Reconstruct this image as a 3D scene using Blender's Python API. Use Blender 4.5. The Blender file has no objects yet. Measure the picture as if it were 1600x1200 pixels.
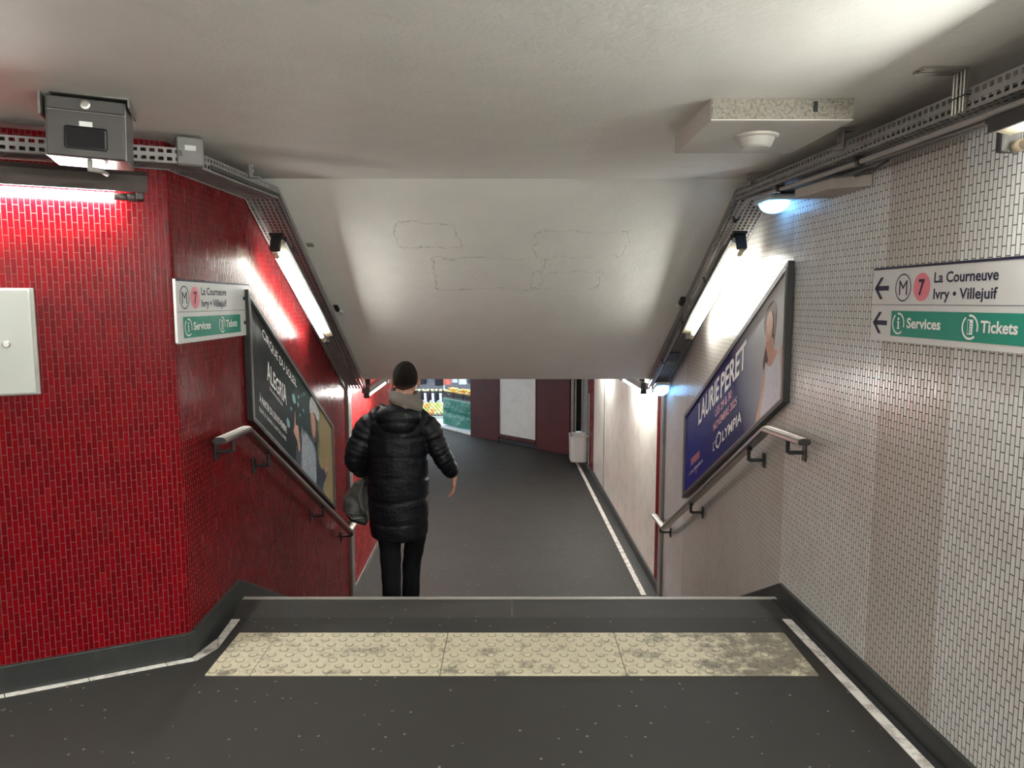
import bpy, bmesh, math, random
from mathutils import Vector as V, Matrix
random.seed(7)
sc = bpy.context.scene
COL = sc.collection
# ---------------------------------------------------------------- camera
cd = bpy.data.cameras.new('camera'); cam = bpy.data.objects.new('camera', cd); COL.objects.link(cam)
cd.sensor_width = 36.0; cd.sensor_fit = 'HORIZONTAL'; cd.lens = 1150/1600*36.0
cam.location = (0, 0, 1.6); cam.rotation_euler = (math.pi/2 - math.atan(128/1150), 0, 0)
cd.clip_start = 0.02; cd.clip_end = 200
sc.camera = cam
# ---------------------------------------------------------------- world, exposure
w = bpy.data.worlds.new('sky'); sc.world = w; w.use_nodes = True
bgn = w.node_tree.nodes['Background']; bgn.inputs[0].default_value = (0.80, 0.90, 1.0, 1); bgn.inputs[1].default_value = 1.25
sc.view_settings.view_transform = 'Standard'; sc.view_settings.look = 'None'
sc.view_settings.gamma = 1; sc.view_settings.use_curve_mapping = False
sc.view_settings.exposure = 1.62
sc.cycles.use_denoising = True
sc.cycles.max_bounces = 8; sc.cycles.diffuse_bounces = 5; sc.cycles.glossy_bounces = 4
sc.cycles.sample_clamp_indirect = 4.0
TUBE = 1.0        # emission of the fluorescent tubes
PI = math.pi

# ---------------------------------------------------------------- node helpers
class NT:
    def __init__(s, name):
        s.m = bpy.data.materials.new(name); s.m.use_nodes = True
        s.t = s.m.node_tree; s.b = s.t.nodes['Principled BSDF']
    def n(s, typ, **kw):
        nd = s.t.nodes.new(typ)
        for k, v in kw.items(): setattr(nd, k, v)
        return nd
    def L(s, a, b): s.t.links.new(a, b)
    def setin(s, inp, v):
        if isinstance(v, (int, float)): inp.default_value = v
        elif isinstance(v, tuple): inp.default_value = v if len(v) == len(inp.default_value) else tuple(v)+(1,)
        else: s.L(v, inp)
    def math(s, op, a, b=0.0, c=None, clamp=False):
        nd = s.n('ShaderNodeMath', operation=op); nd.use_clamp = clamp
        s.setin(nd.inputs[0], a); s.setin(nd.inputs[1], b)
        if c is not None: s.setin(nd.inputs[2], c)
        return nd.outputs[0]
    def mix(s, f, a, b, mode='MIX'):
        nd = s.n('ShaderNodeMix', data_type='RGBA', blend_type=mode)
        s.setin(nd.inputs[0], f); s.setin(nd.inputs[6], a); s.setin(nd.inputs[7], b)
        return nd.outputs[2]
    def ramp(s, f, lo, hi):
        nd = s.n('ShaderNodeMapRange'); s.setin(nd.inputs[0], f); nd.inputs[1].default_value = lo; nd.inputs[2].default_value = hi
        return nd.outputs[0]
    def noise(s, vec, scale, detail=3, rough=.5):
        nd = s.n('ShaderNodeTexNoise'); nd.inputs['Scale'].default_value = scale; nd.inputs['Detail'].default_value = detail
        nd.inputs['Roughness'].default_value = rough
        if vec is not None: s.L(vec, nd.inputs['Vector'])
        return nd.outputs[0]
    def pos(s): return s.n('ShaderNodeNewGeometry').outputs['Position']
    def gen(s): return s.n('ShaderNodeTexCoord').outputs['Object']
    def uv(s): return s.n('ShaderNodeTexCoord').outputs['UV']
    def sep(s, v):
        nd = s.n('ShaderNodeSeparateXYZ'); s.L(v, nd.inputs[0]); return nd.outputs
    def bump(s, h, strength=.5, dist=.01):
        nd = s.n('ShaderNodeBump'); nd.inputs['Strength'].default_value = strength; nd.inputs['Distance'].default_value = dist
        s.L(h, nd.inputs['Height']); s.L(nd.outputs[0], s.b.inputs['Normal'])
    def col(s, c): s.setin(s.b.inputs['Base Color'], c)
    def rough(s, r): s.setin(s.b.inputs['Roughness'], r)

MATS = {}
def flat(name, c, r=.5, metal=0.0, var=0.06, scale=18, bump=0.0, emit=None, spec=None):
    """procedural material: base colour with a slight noise variation"""
    if name in MATS: return MATS[name]
    t = NT(name)
    g = t.gen(); f = t.noise(g, scale, 3)
    lo = tuple(max(0, x*(1-var*2)) for x in c); hi = tuple(min(1, x*(1+var*2)) for x in c)
    t.col(t.mix(f, lo, hi)); t.rough(r); t.b.inputs['Metallic'].default_value = metal
    if spec is not None: t.b.inputs['Specular IOR Level'].default_value = spec
    if bump: t.bump(t.noise(g, scale*2, 4), bump, .004)
    if emit:
        t.b.inputs['Emission Color'].default_value = (*emit[0], 1); t.b.inputs['Emission Strength'].default_value = emit[1]
    MATS[name] = t.m
    return t.m

def tile(name, base, base2, grout, tw=.0198, th=.060, rough=.13, tilt=.5, dirt=(0.12,0.10,0.08), dirtamt=.25, bands=None, gap=.0022, spec=.55):
    """glazed ceramic mosaic laid in upright running columns"""
    t = NT(name); o = t.sep(t.uv()); u, v = o[0], o[1]
    un = t.math('DIVIDE', u, tw); cu = t.math('FLOOR', un); fu = t.math('SUBTRACT', un, cu)
    par = t.math('MULTIPLY', t.math('MODULO', t.math('ABSOLUTE', cu), 2.0), .5)
    vn = t.math('ADD', t.math('DIVIDE', v, th), par); cv = t.math('FLOOR', vn); fv = t.math('SUBTRACT', vn, cv)
    eu = t.math('MULTIPLY', t.math('MINIMUM', fu, t.math('SUBTRACT', 1.0, fu)), tw)
    ev = t.math('MULTIPLY', t.math('MINIMUM', fv, t.math('SUBTRACT', 1.0, fv)), th)
    e = t.math('MINIMUM', eu, ev)
    k = t.ramp(e, gap*.35, gap*.75)        # 0 in the grout, 1 on the tile
    cmb = t.n('ShaderNodeCombineXYZ'); t.L(cu, cmb.inputs[0]); t.L(cv, cmb.inputs[1])
    wn = t.n('ShaderNodeTexWhiteNoise', noise_dimensions='3D'); t.L(cmb.outputs[0], wn.inputs[0])
    rc = t.sep(wn.outputs['Color'])
    p = t.pos()
    body = t.mix(rc[2], base, base2)
    if bands:
        for (a, b, c, f) in bands:          # areas of replaced tiles with their own glaze
            m = t.math('MULTIPLY', t.math('GREATER_THAN', u, a), t.math('LESS_THAN', u, b))
            body = t.mix(t.math('MULTIPLY', m, f), body, c)
    big = t.ramp(t.noise(p, 1.6, 5, .6), .45, .75)
    body = t.mix(t.math('MULTIPLY', big, dirtamt), body, dirt)
    t.col(t.mix(k, grout, body))
    r = t.math('ADD', t.math('MULTIPLY', t.math('SUBTRACT', 1.0, k), .6), t.math('ADD', rough, t.math('MULTIPLY', rc[1], .08)))
    t.rough(t.math('MINIMUM', r, 1.0))
    hu = t.math('MULTIPLY', t.math('SUBTRACT', fu, .5), t.math('SUBTRACT', rc[0], .5))
    hv = t.math('MULTIPLY', t.math('SUBTRACT', fv, .5), t.math('SUBTRACT', rc[1], .5))
    dome = t.ramp(e, 0.0, .0045)
    h = t.math('ADD', t.math('MULTIPLY', dome, .55), t.math('MULTIPLY', t.math('ADD', t.math('MULTIPLY', hu, tw/.02), t.math('MULTIPLY', hv, th/.02)), tilt))
    h = t.math('ADD', h, t.math('MULTIPLY', t.noise(p, 14, 2), .8))
    t.bump(h, .55, .0012)
    t.b.inputs['Specular IOR Level'].default_value = spec
    return t.m

M = {}
M['red'] = tile('red_glazed_tiles', (.10,.0004,.003), (.165,.0007,.004), (.15,.05,.045), spec=.10, rough=.2, tilt=.45, dirt=(.10,.006,.008), dirtamt=.35)
M['white'] = tile('white_glazed_tiles', (.66,.655,.62), (.74,.74,.715), (.03,.026,.021), rough=.17, tilt=.6, gap=.0030, dirt=(.42,.36,.30), dirtamt=.35,
    bands=[(3.85,6.1,(.50,.44,.375),.55),(2.50,2.95,(.47,.41,.345),.6),(6.1,9,(.66,.63,.62),.5)])
M['hall'] = tile('hall_tiles', (.60,.56,.52), (.66,.63,.60), (.12,.10,.09), rough=.2)

def concrete(name, base, patches=None, stain=None):
    t = NT(name); p = t.pos()
    n1 = t.noise(p, 1.1, 6, .6); n2 = t.noise(p, 7, 5, .6)
    c = t.mix(n1, tuple(x*.88 for x in base), tuple(x*1.10 for x in base))
    c = t.mix(t.math('MULTIPLY', t.ramp(n2, .35, .75), .18), c, tuple(x*.78 for x in base))
    vo = t.n('ShaderNodeTexVoronoi', feature='F1'); vo.inputs['Scale'].default_value = 8; t.L(p, vo.inputs['Vector'])
    wn = t.sep(vo.outputs['Color'])
    rad = t.math('MULTIPLY', t.math('POWER', wn[0], 3.0), .045)
    pit = t.math('LESS_THAN', vo.outputs['Distance'], rad)
    pit = t.math('MULTIPLY', pit, t.math('GREATER_THAN', t.noise(p, 60, 2), .48))
    c = t.mix(t.math('MULTIPLY', pit, .75), c, (.06,.05,.04))
    h = t.math('ADD', t.math('MULTIPLY', t.noise(p, 55, 4, .6), .35), t.math('MULTIPLY', n2, .8))
    h = t.math('SUBTRACT', h, t.math('MULTIPLY', pit, .6))
    if stain:                                    # soot smear under the ceiling edge
        o = t.sep(p); a = t.math('MULTIPLY', t.math('SUBTRACT', o[0], stain[0]), 2.2); b = t.math('MULTIPLY', t.math('ADD', t.math('SUBTRACT', o[1], stain[1]), t.math('MULTIPLY', a, -.25)), 5.0)
        d = t.math('SQRT', t.math('ADD', t.math('MULTIPLY', a, a), t.math('MULTIPLY', b, b)))
        s_ = t.math('MULTIPLY', t.math('SUBTRACT', 1.0, t.ramp(t.math('ADD', d, t.math('MULTIPLY', n2, .8)), .35, 1.5)), .5)
        c = t.mix(s_, c, (.16,.12,.085))
    if patches:                                  # filled repairs: thin wavy dark outlines
        o = t.sep(p); wob = t.math('MULTIPLY', t.math('SUBTRACT', t.noise(p, 5, 4, .65), .5), .16)
        dots = t.ramp(t.noise(p, 40, 3, .7), .42, .62)
        for (cx, cy, hx, hy) in patches:
            dx = t.math('SUBTRACT', t.math('ABSOLUTE', t.math('SUBTRACT', o[0], cx)), hx)
            dy = t.math('SUBTRACT', t.math('ABSOLUTE', t.math('SUBTRACT', o[1], cy)), hy)
            d = t.math('ADD', t.math('SMOOTH_MAX', dx, dy, .08), wob)
            ln = t.math('SUBTRACT', 1.0, t.ramp(t.math('ABSOLUTE', d), .001, .006))
            c = t.mix(t.math('MULTIPLY', t.math('MULTIPLY', ln, dots), .42), c, (.10,.085,.07))
            h = t.math('SUBTRACT', h, t.math('MULTIPLY', ln, .4))
    t.col(c); t.rough(.62); t.bump(h, .6, .009)
    return t.m
M['ceil'] = concrete('painted_concrete_ceiling', (.87,.84,.785), stain=(-1.02,3.48))
M['slope'] = concrete('painted_concrete_slope', (.88,.85,.79), [(-.52,4.62,.19,.12),(-.16,5.05,.36,.19),(.36,5.12,.24,.11),(.42,4.72,.28,.14)])

def asphalt(name, base, spk=.5):
    t = NT(name); p = t.pos()
    n = t.noise(p, 2.2, 6, .65)
    c = t.mix(n, tuple(x*.78 for x in base), tuple(x*1.25 for x in base))
    for sc_, r_, cc, thr in ((28, .10, (.42,.38,.33), .80), (9, .055, (.30,.27,.24), .86)):
        vo = t.n('ShaderNodeTexVoronoi'); vo.inputs['Scale'].default_value = sc_; t.L(p, vo.inputs['Vector'])
        m = t.math('MULTIPLY', t.math('LESS_THAN', vo.outputs['Distance'], r_*1.6), t.math('GREATER_THAN', t.sep(vo.outputs['Color'])[0], thr))
        m = t.math('MULTIPLY', m, t.math('GREATER_THAN', t.noise(p, 90, 2), .45))
        c = t.mix(t.math('MULTIPLY', m, spk), c, cc)
    t.col(c); t.rough(t.math('ADD', .55, t.math('MULTIPLY', n, .2)))
    t.bump(t.math('ADD', t.noise(p, 160, 3), t.math('MULTIPLY', t.noise(p, 12, 3), .6)), .25, .003)
    return t.m
M['floor'] = asphalt('dark_asphalt_floor', (.021,.0195,.0168))
M['nosing'] = asphalt('smooth_step_edge', (.038,.036,.033), .25)
def worn(name, base, dirt, amt, scale=9, r=.5, bumpv=.2):
    t = NT(name); p = t.pos()
    f = t.ramp(t.noise(p, scale, 7, .72), .46, .62)
    t.col(t.mix(t.math('MULTIPLY', f, amt), base, dirt)); t.rough(r); t.bump(t.noise(p, 70, 3), bumpv, .003)
    return t.m
M['strip'] = worn('worn_white_marking_tile', (.74,.70,.65), (.22,.19,.16), .75, 14)
M['base'] = worn('dark_stone_skirting', (.020,.022,.021), (.036,.036,.033), .6, 5, .42)
M['black'] = flat('black_gutter', (.012,.012,.012), .7)
M['metal'] = worn('brushed_aluminium_trim', (.30,.29,.27), (.18,.17,.155), .5, 6, .38); M['metal'].node_tree.nodes['Principled BSDF'].inputs['Metallic'].default_value = .55
M['steel'] = flat('brushed_stainless_steel', (.46,.43,.40), .30, 1.0)
M['zinc'] = flat('galvanised_perforated_steel', (.25,.235,.225), .55, .25, var=.18, scale=9)
M['zinc2'] = flat('painted_over_bracket', (.30,.275,.26), .5, .2, var=.15)
M['iron'] = flat('black_powder_coated_iron', (.018,.017,.017), .42)
M['conduit'] = flat('grey_beige_conduit', (.31,.285,.265), .5)
M['cable'] = flat('dark_cable', (.04,.037,.035), .6)
M['box'] = flat('grey_painted_box', (.16,.15,.14), .5, var=.12)
M['tan'] = flat('taupe_painted_trunking', (.40,.35,.31), .55, var=.1)
M['cream'] = flat('cream_painted_reflector', (.60,.52,.38), .35, var=.08)
M['housing'] = flat('brown_grey_lamp_housing', (.075,.062,.055), .4, var=.12)
def tubemat(e): return flat('fluorescent_glow_%d' % round(e*10), (.9,.9,.9), .4, emit=((.97,1.0,.95), e*TUBE))
M['baes'] = flat('emergency_lens_glow', (.6,.8,.9), .25, emit=((.15,.42,.85), 2.6))
M['signw'] = flat('sign_white_enamel', (.62,.61,.59), .4, var=.03, spec=.3)
M['navy'] = flat('navy_lettering', (.018,.016,.045), .5, spec=.2)
M['green'] = flat('sign_green_enamel', (.0,.215,.145), .4, var=.04, spec=.25)
M['pink'] = flat('line_seven_pink', (.72,.17,.22), .3, var=.03)
M['letw'] = flat('white_lettering', (.80,.79,.76), .3, var=.02)
M['panelw'] = flat('white_painted_metal_panel', (.54,.55,.505), .38, var=.05, scale=4)

# ---------------------------------------------------------------- mesh helpers
ORI = {}
class MB:
    """collects shapes in world coordinates, then links them as ONE mesh object"""
    def __init__(s): s.v = []; s.f = []; s.uv = {}; s.mi = []
    def add(s, vs, fs, mi=0, M4=None):
        b = len(s.v)
        s.v += [(M4 @ V(p)) if M4 is not None else V(p) for p in vs]
        for f in fs: s.f.append([b+i for i in f]); s.mi.append(mi)
        return s
    def quaduv(s, vs, uvs, mi=0):
        b = len(s.v); s.v += [V(p) for p in vs]; s.uv[len(s.f)] = uvs; s.f.append([b+i for i in range(len(vs))]); s.mi.append(mi); return s
    def box(s, c, d, M4=None, mi=0, bev=0.0):
        x, y, z = d[0]/2, d[1]/2, d[2]/2
        if bev:
            bm = bmesh.new(); bmesh.ops.create_cube(bm, size=1)
            bmesh.ops.scale(bm, vec=d, verts=bm.verts)
            bmesh.ops.bevel(bm, geom=bm.edges[:], offset=bev, segments=2, affect='EDGES', profile=.5)
            bmesh.ops.translate(bm, vec=c, verts=bm.verts)
            bm.verts.index_update()
            vs = [v.co.copy() for v in bm.verts]; fs = [[v.index for v in f.verts] for f in bm.faces]; bm.free()
            return s.add(vs, fs, mi, M4)
        vs = [(c[0]+a*x, c[1]+b*y, c[2]+e*z) for a in (-1,1) for b in (-1,1) for e in (-1,1)]
        return s.add(vs, [(0,1,3,2),(4,6,7,5),(0,4,5,1),(2,3,7,6),(0,2,6,4),(1,5,7,3)], mi, M4)
    def hexa(s, lo, hi, mi=0):
        """lo, hi: lists of matching points of two faces"""
        n = len(lo); fs = [list(range(n))[::-1], list(range(n, 2*n))] + [(i, (i+1) % n, n+(i+1) % n, n+i) for i in range(n)]
        return s.add(list(lo)+list(hi), fs, mi)
    def tube(s, pts, r, n=12, mi=0, M4=None, ell=None, up=None, cap=True, twist=0.0):
        pts = [V(p) for p in pts]; m = len(pts)
        rs = r if isinstance(r, (list, tuple)) else [r]*m
        vs = []; fs = []; ref = V(up) if up else None
        for i, p in enumerate(pts):
            a = (pts[i]-pts[i-1]).normalized() if i > 0 else None; b = (pts[i+1]-pts[i]).normalized() if i < m-1 else None
            d = ((a or b)+(b or a)).normalized()
            if ref is None: ref = V((0,0,1)) if abs(d.z) < .9 else V((0,1,0))
            x = (ref - d*ref.dot(d)).normalized(); y = d.cross(x); 
            if up is None: ref = x
            k = 1.0
            if a and b:
                c_ = max(.4, math.sqrt(max(0, (1+a.dot(b))/2))); k = 1/c_
            e = ell[i] if isinstance(ell, list) else (ell or (1, 1))
            mitre = None
            if a and b and (a-b).length > 1e-4: mitre = (b-a).normalized()
            for j in range(n):
                t = 2*PI*j/n
                q = x*math.cos(t)*rs[i]*e[0] + y*math.sin(t)*rs[i]*e[1]
                if mitre is not None: q = q + mitre*(q.dot(mitre)*(k-1))
                vs.append(p+q)
        for i in range(m-1):
            for j in range(n): fs.append((i*n+j, i*n+(j+1) % n, (i+1)*n+(j+1) % n, (i+1)*n+j))
        if cap: fs.append(list(range(n))[::-1]); fs.append([(m-1)*n+j for j in range(n)])
        return s.add(vs, fs, mi, M4)
    def prism(s, poly, f, h0, h1, mi=0):
        """poly of (a,b) pairs placed by f(a,b,h), extruded from h0 to h1"""
        return s.hexa([f(a, b, h0) for a, b in poly], [f(a, b, h1) for a, b in poly], mi)
    def ball(s, c, r, nu=16, nv=10, mi=0, M4=None, fn=None):
        rx, ry, rz = (r, r, r) if isinstance(r, (int, float)) else r
        vs = [V((c[0], c[1], c[2]+rz))]
        for i in range(1, nv):
            ph = PI*i/nv
            for j in range(nu):
                th = 2*PI*j/nu; vs.append(V((c[0]+rx*math.sin(ph)*math.cos(th), c[1]+ry*math.sin(ph)*math.sin(th), c[2]+rz*math.cos(ph))))
        vs.append(V((c[0], c[1], c[2]-rz)))
        if fn: vs = [fn(v) for v in vs]
        fs = [(0, 1+j, 1+(j+1) % nu) for j in range(nu)]
        for i in range(nv-2):
            for j in range(nu): fs.append((1+i*nu+j, 1+(i+1)*nu+j, 1+(i+1)*nu+(j+1) % nu, 1+i*nu+(j+1) % nu))
        last = len(vs)-1; b = 1+(nv-2)*nu
        fs += [(b+j, last, b+(j+1) % nu) for j in range(nu)]
        return s.add(vs, fs, mi, M4)
    def cyl(s, a, b, r, n=16, mi=0, M4=None): return s.tube([a, b], r, n, mi, M4)
    def lathe(s, prof, n=24, M4=None, mi=0):
        vs = []; fs = []; m = len(prof)
        for r, z in prof:
            for j in range(n): vs.append((r*math.cos(2*PI*j/n), r*math.sin(2*PI*j/n), z))
        for i in range(m-1):
            for j in range(n): fs.append((i*n+j, i*n+(j+1) % n, (i+1)*n+(j+1) % n, (i+1)*n+j))
        fs.append(list(range(n))[::-1]); fs.append([(m-1)*n+j for j in range(n)])
        return s.add(vs, fs, mi, M4)
    def build(s, name, mat, parent=None, smooth=False, recalc=True, bevel=0.0, solid=0.0):
        inv = ORI[parent.name].inverted() if parent is not None and parent.name in ORI else Matrix()
        me = bpy.data.meshes.new(name)
        me.from_pydata([tuple(inv @ p) for p in s.v], [], s.f)
        mats = mat if isinstance(mat, list) else [mat]
        for mm in mats: me.materials.append(mm)
        for i, p in enumerate(me.polygons): p.material_index = s.mi[i] if s.mi[i] < len(mats) else 0
        if s.uv:
            ul = me.uv_layers.new(name='UVMap')
            for fi, uvs in s.uv.items():
                for k, li in enumerate(me.polygons[fi].loop_indices): ul.data[li].uv = uvs[k]
        if recalc:
            bm = bmesh.new(); bm.from_mesh(me); bmesh.ops.recalc_face_normals(bm, faces=bm.faces[:]); bm.to_mesh(me); bm.free()
        o = bpy.data.objects.new(name, me); COL.objects.link(o)
        if smooth:
            for p in me.polygons: p.use_smooth = True
        if parent is not None:
            o.parent = parent; ORI[o.name] = ORI.get(parent.name, Matrix())
        if bevel:
            b = o.modifiers.new('bevel', 'BEVEL'); b.width = bevel; b.segments = 2; b.limit_method = 'ANGLE'
        if solid:
            b = o.modifiers.new('thickness', 'SOLIDIFY'); b.thickness = solid; b.offset = 0
        return o

def tag(o, label, cat, group=None, kind=None):
    o['label'] = label
    if cat: o['category'] = cat
    if group: o['group'] = group
    if kind: o['kind'] = kind
    return o
def thing(name, label, cat, loc, group=None, M4=None):
    o = bpy.data.objects.new(name, None); COL.objects.link(o); o.empty_display_size = .1
    m = M4 if M4 is not None else Matrix.Translation(V(loc)); o.matrix_world = m; ORI[o.name] = m.copy()
    return tag(o, label, cat, group)
def struct(o, label=None):
    o['kind'] = 'structure'
    if label: o['label'] = label
    return o
def lerp(P, y):
    for (y0, x0), (y1, x1) in zip(P[:-1], P[1:]):
        if y <= y1: break
    return x0+(x1-x0)*(y-y0)/(y1-y0)
XRp = [(-3,1.56),(1,1.55),(2.2,1.51),(3.85,1.45),(6.9,1.455),(13.6,1.31)]
XLp = [(3.18,-1.455),(6.9,-1.566),(12.5,-1.65)]
XR = lambda y: lerp(XRp, y)
XL = lambda y: lerp(XLp, y)
LOW = -1.28; CE = 2.27

# ---------------------------------------------------------------- structure
def wall(name, pts, z0, z1, mat, out, u0=0.0, th=.16, usign=1):
    """pts (x,y) along the room side, out = sign of the outward side"""
    mb = MB(); P = [V((x, y, 0)) for x, y in pts]; u = u0; offs = []
    for i in range(len(P)):
        a = (P[min(i+1, len(P)-1)]-P[max(i-1, 0)]).normalized(); offs.append(V((a.y, -a.x, 0))*out*th)
    for i in range(len(P)-1):
        a, b = P[i], P[i+1]; l = (b-a).length*usign
        A = lambda p, z: V((p.x, p.y, z))
        mb.quaduv([A(a,z0), A(b,z0), A(b,z1), A(a,z1)], [(u,z0),(u+l,z0),(u+l,z1),(u,z1)])
        a2, b2 = a+offs[i], b+offs[i+1]
        mb.quaduv([A(b2,z0), A(a2,z0), A(a2,z1), A(b2,z1)], [(0,0)]*4)
        mb.quaduv([A(a,z1), A(b,z1), A(b2,z1), A(a2,z1)], [(0,0)]*4)
        mb.quaduv([A(a2,z0), A(b2,z0), A(b,z0), A(a,z0)], [(0,0)]*4)
        u += l
    for p, q in ((P[0], P[0]+offs[0]), (P[-1], P[-1]+offs[-1])):
        mb.quaduv([(p.x,p.y,z0),(q.x,q.y,z0),(q.x,q.y,z1),(p.x,p.y,z1)], [(0,0)]*4)
    return struct(mb.build(name, mat, recalc=False))
C0 = V((-1.455, 3.18, 0)); WD = V((-.901, -.434, 0)).normalized(); WN = V((.434, -.901, 0)).normalized()
FARL = C0+WD*4.0
# right: u equals Y so that the bands of replaced tiles sit where they are
wall('wall_right', [(1.56,-3),(1.55,1),(1.51,2.2),(1.45,3.85),(1.455,6.9)], LOW-.05, 2.35, M['white'], 1, -3)
arc = [(FARL.x, FARL.y)] + [tuple((C0+WD*d)[:2]) for d in (.9,.03)] + [tuple((C0+WD*.008+V((.002,.006,0)))[:2]), (-1.4555,3.21), (-1.566,6.9)]
wall('wall_left', arc, LOW-.05, 2.35, M['red'], -1, 0)
wall('wall_west', [(FARL.x,-3),(FARL.x,FARL.y)], -.1, 2.35, M['hall'], -1)
wall('wall_south', [(1.56,-3),(FARL.x,-3)], -.1, 2.35, M['hall'], -1)

plain = worn('off_white_passage_tiles', (.66,.64,.58), (.50,.47,.41), .7, 3.5, .3, .1)
wall('wall_passage_right', [(1.455,6.9),(XR(11.95),11.95)], LOW-.05, 1.0, plain, 1)
wall('wall_passage_right', [(XR(11.95),11.95),(XR(12.8),12.8)], LOW-.05, 1.0, M['red'], 1)
wall('wall_passage_right', [(XR(12.8),12.8),(1.30,15.0)], LOW-.05, 1.0, M['metal'], 1)
M['redlow'] = tile('red_passage_tiles', (.26,.004,.008), (.34,.006,.01), (.20,.06,.05), spec=.12, rough=.2, tilt=.35, dirtamt=.2)
wall('wall_passage_left', [(-1.566,6.9),(-1.65,12.5)], LOW-.05, 1.0, M['redlow'], -1)
wall('wall_passage_west', [(-8,12.5),(-1.81,12.5)], LOW-.05, 1.0, M['hall'], 1)

def slab(name, poly, z1, z0, mat, label=None):
    return struct(MB().prism(poly, lambda a, b, h: V((a, b, h)), z0, z1).build(name, mat), label)
slab('floor', [(1.6,-3.1),(1.6,3.60),(-1.5,3.60),(-1.5,3.2),(FARL.x-.1,FARL.y+.05),(FARL.x-.1,-3.1)], 0, -.14, M['floor'])
# smooth stone band and metal nosing at the top of the stairs, then seven steps
mb = MB(); mb.prism([(-1.48,3.60),(1.48,3.60),(1.48,3.842),(-1.48,3.842)], lambda a,b,h: V((a,b,h)), -.14, 0)
struct(mb.build('trim_1', M['nosing']))
mb = MB(); mb.box((0,3.856,-.012), (2.93,.028,.026), bev=.003); mb.box((0,3.837,.0015), (2.93,.010,.003))
struct(mb.build('trim_2', flat('worn_nosing_metal', (.52,.50,.46), .35, .35, var=.12, scale=12)))
mb = MB()
for x in (-.0,): mb.box((x,3.72,.0008), (.004,.235,.0012))
struct(mb.build('trim_3', M['steel']))
mb = MB(); prof = [(3.87,-.025)]
for i in range(8):
    y = 3.87+i*.305; prof.append((y+ (0 if i == 0 else 0), -.16*(i+1))); 
    if i < 7: prof.append((y+.305, -.16*(i+1)))
prof = [(3.842,-.14)] + [(3.87,-.14)] + prof[1:] + [(6.005,LOW-.1),(3.842,LOW-.1)]
mb.prism(prof, lambda a,b,h: V((h,a,b)), -1.55, 1.48)
struct(mb.build('stairs', M['nosing']))
slab('floor', [(-1.70,6.005),(1.5,6.005),(1.45,13.8),(-.873,15.74),(-1.67,16.80),(-4.5,20.6),(-8,20.6),(-8,12.4),(-1.8,12.4)], LOW, LOW-.1, M['floor'])
pale = worn('pale_market_paving', (.62,.66,.70), (.50,.52,.55), .5, 3, .45)
slab('floor', [(-.75,15.62),(-1.67,16.83),(-4.5,20.63),(-4.5,26),(3.5,26),(3.5,15.62)], LOW+.012, LOW-.1, pale)
# ceilings
slab('ceiling', [(1.75,-3.1),(1.75,4.12),(-1.75,4.12),(FARL.x-.2,4.12),(FARL.x-.2,-3.1)], CE+.25, CE, M['ceil'])
mb = MB(); mb.prism([(4.12,CE),(6.77,.892),(6.77,1.2),(4.12,CE+.3)], lambda a,b,h: V((h,a,b)), -1.75, 1.65)
struct(mb.build('ceiling', M['slope']))
slab('ceiling', [(-1.9,6.77),(1.7,6.77),(1.6,15.3),(-.4,15.3),(-1.6,16.6),(-8,16.6),(-8,12.5),(-1.9,12.5)], 1.15, .892, M['ceil'])

# skirting boards: stations (point on wall, top z)
def skirting(name, pts, tops, bots, side, mat, th=.015):
    mb = MB(); P = [V((x, y, 0)) for x, y in pts]; n = len(P)
    prev = None
    for i in range(n):
        a = (P[min(i+1, n-1)]-P[max(i-1, 0)]).normalized(); o = V((a.y, -a.x, 0))*side
        # the foot of the coving sits a little into the room
        ring = [P[i]+V((0,0,bots[i])), P[i]+o*th+V((0,0,bots[i])), P[i]+o*th+V((0,0,tops[i]-.004)), P[i]+o*(th-.004)+V((0,0,tops[i])), P[i]+V((0,0,tops[i]))]
        if prev:
            b = len(mb.v); mb.v += prev+ring
            for k in range(5):
                mb.f.append([b+k, b+(k+1) % 5, b+5+(k+1) % 5, b+5+k]); mb.mi.append(0)
        else: mb.v += ring; mb.f.append([0,1,2,3,4]); mb.mi.append(0)
        prev = ring
    b = len(mb.v); mb.v += prev; mb.f.append([b+k for k in range(5)]); mb.mi.append(0)
    return struct(mb.build(name, mat))
ys = [-3,1,2.2,3.82,6.3,6.84]; SL = .525
top = lambda y: .098 if y <= 3.83 else .098-SL*(y-3.82)
skirting('baseboard_right', [(XR(y),y) for y in ys], [top(y) for y in ys], [0,0,0,0,top(6.3)-.36,LOW], -1, M['base'])
lp = [(FARL.x,FARL.y)] + [tuple((C0+WD*.02)[:2]), (-1.4555,3.2)] + [(XL(y),y) for y in (3.82,6.3,6.82)]
tl = [.118,.118,.118,.118,.118-SL*2.48,.118-SL*3.0]
skirting('baseboard_left', lp, tl, [0,0,0,0,tl[4]-.36,LOW], 1, M['base'])
skirting('baseboard_passage_right', [(1.455,6.93),(XR(13.4),13.4)], [LOW+.10]*2, [LOW]*2, -1, M['base'], .02)
skirting('baseboard_passage_left', [(XL(6.93),6.93),(-1.65,12.4)], [LOW+.07]*2, [LOW]*2, 1, M['metal'], .012)
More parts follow.
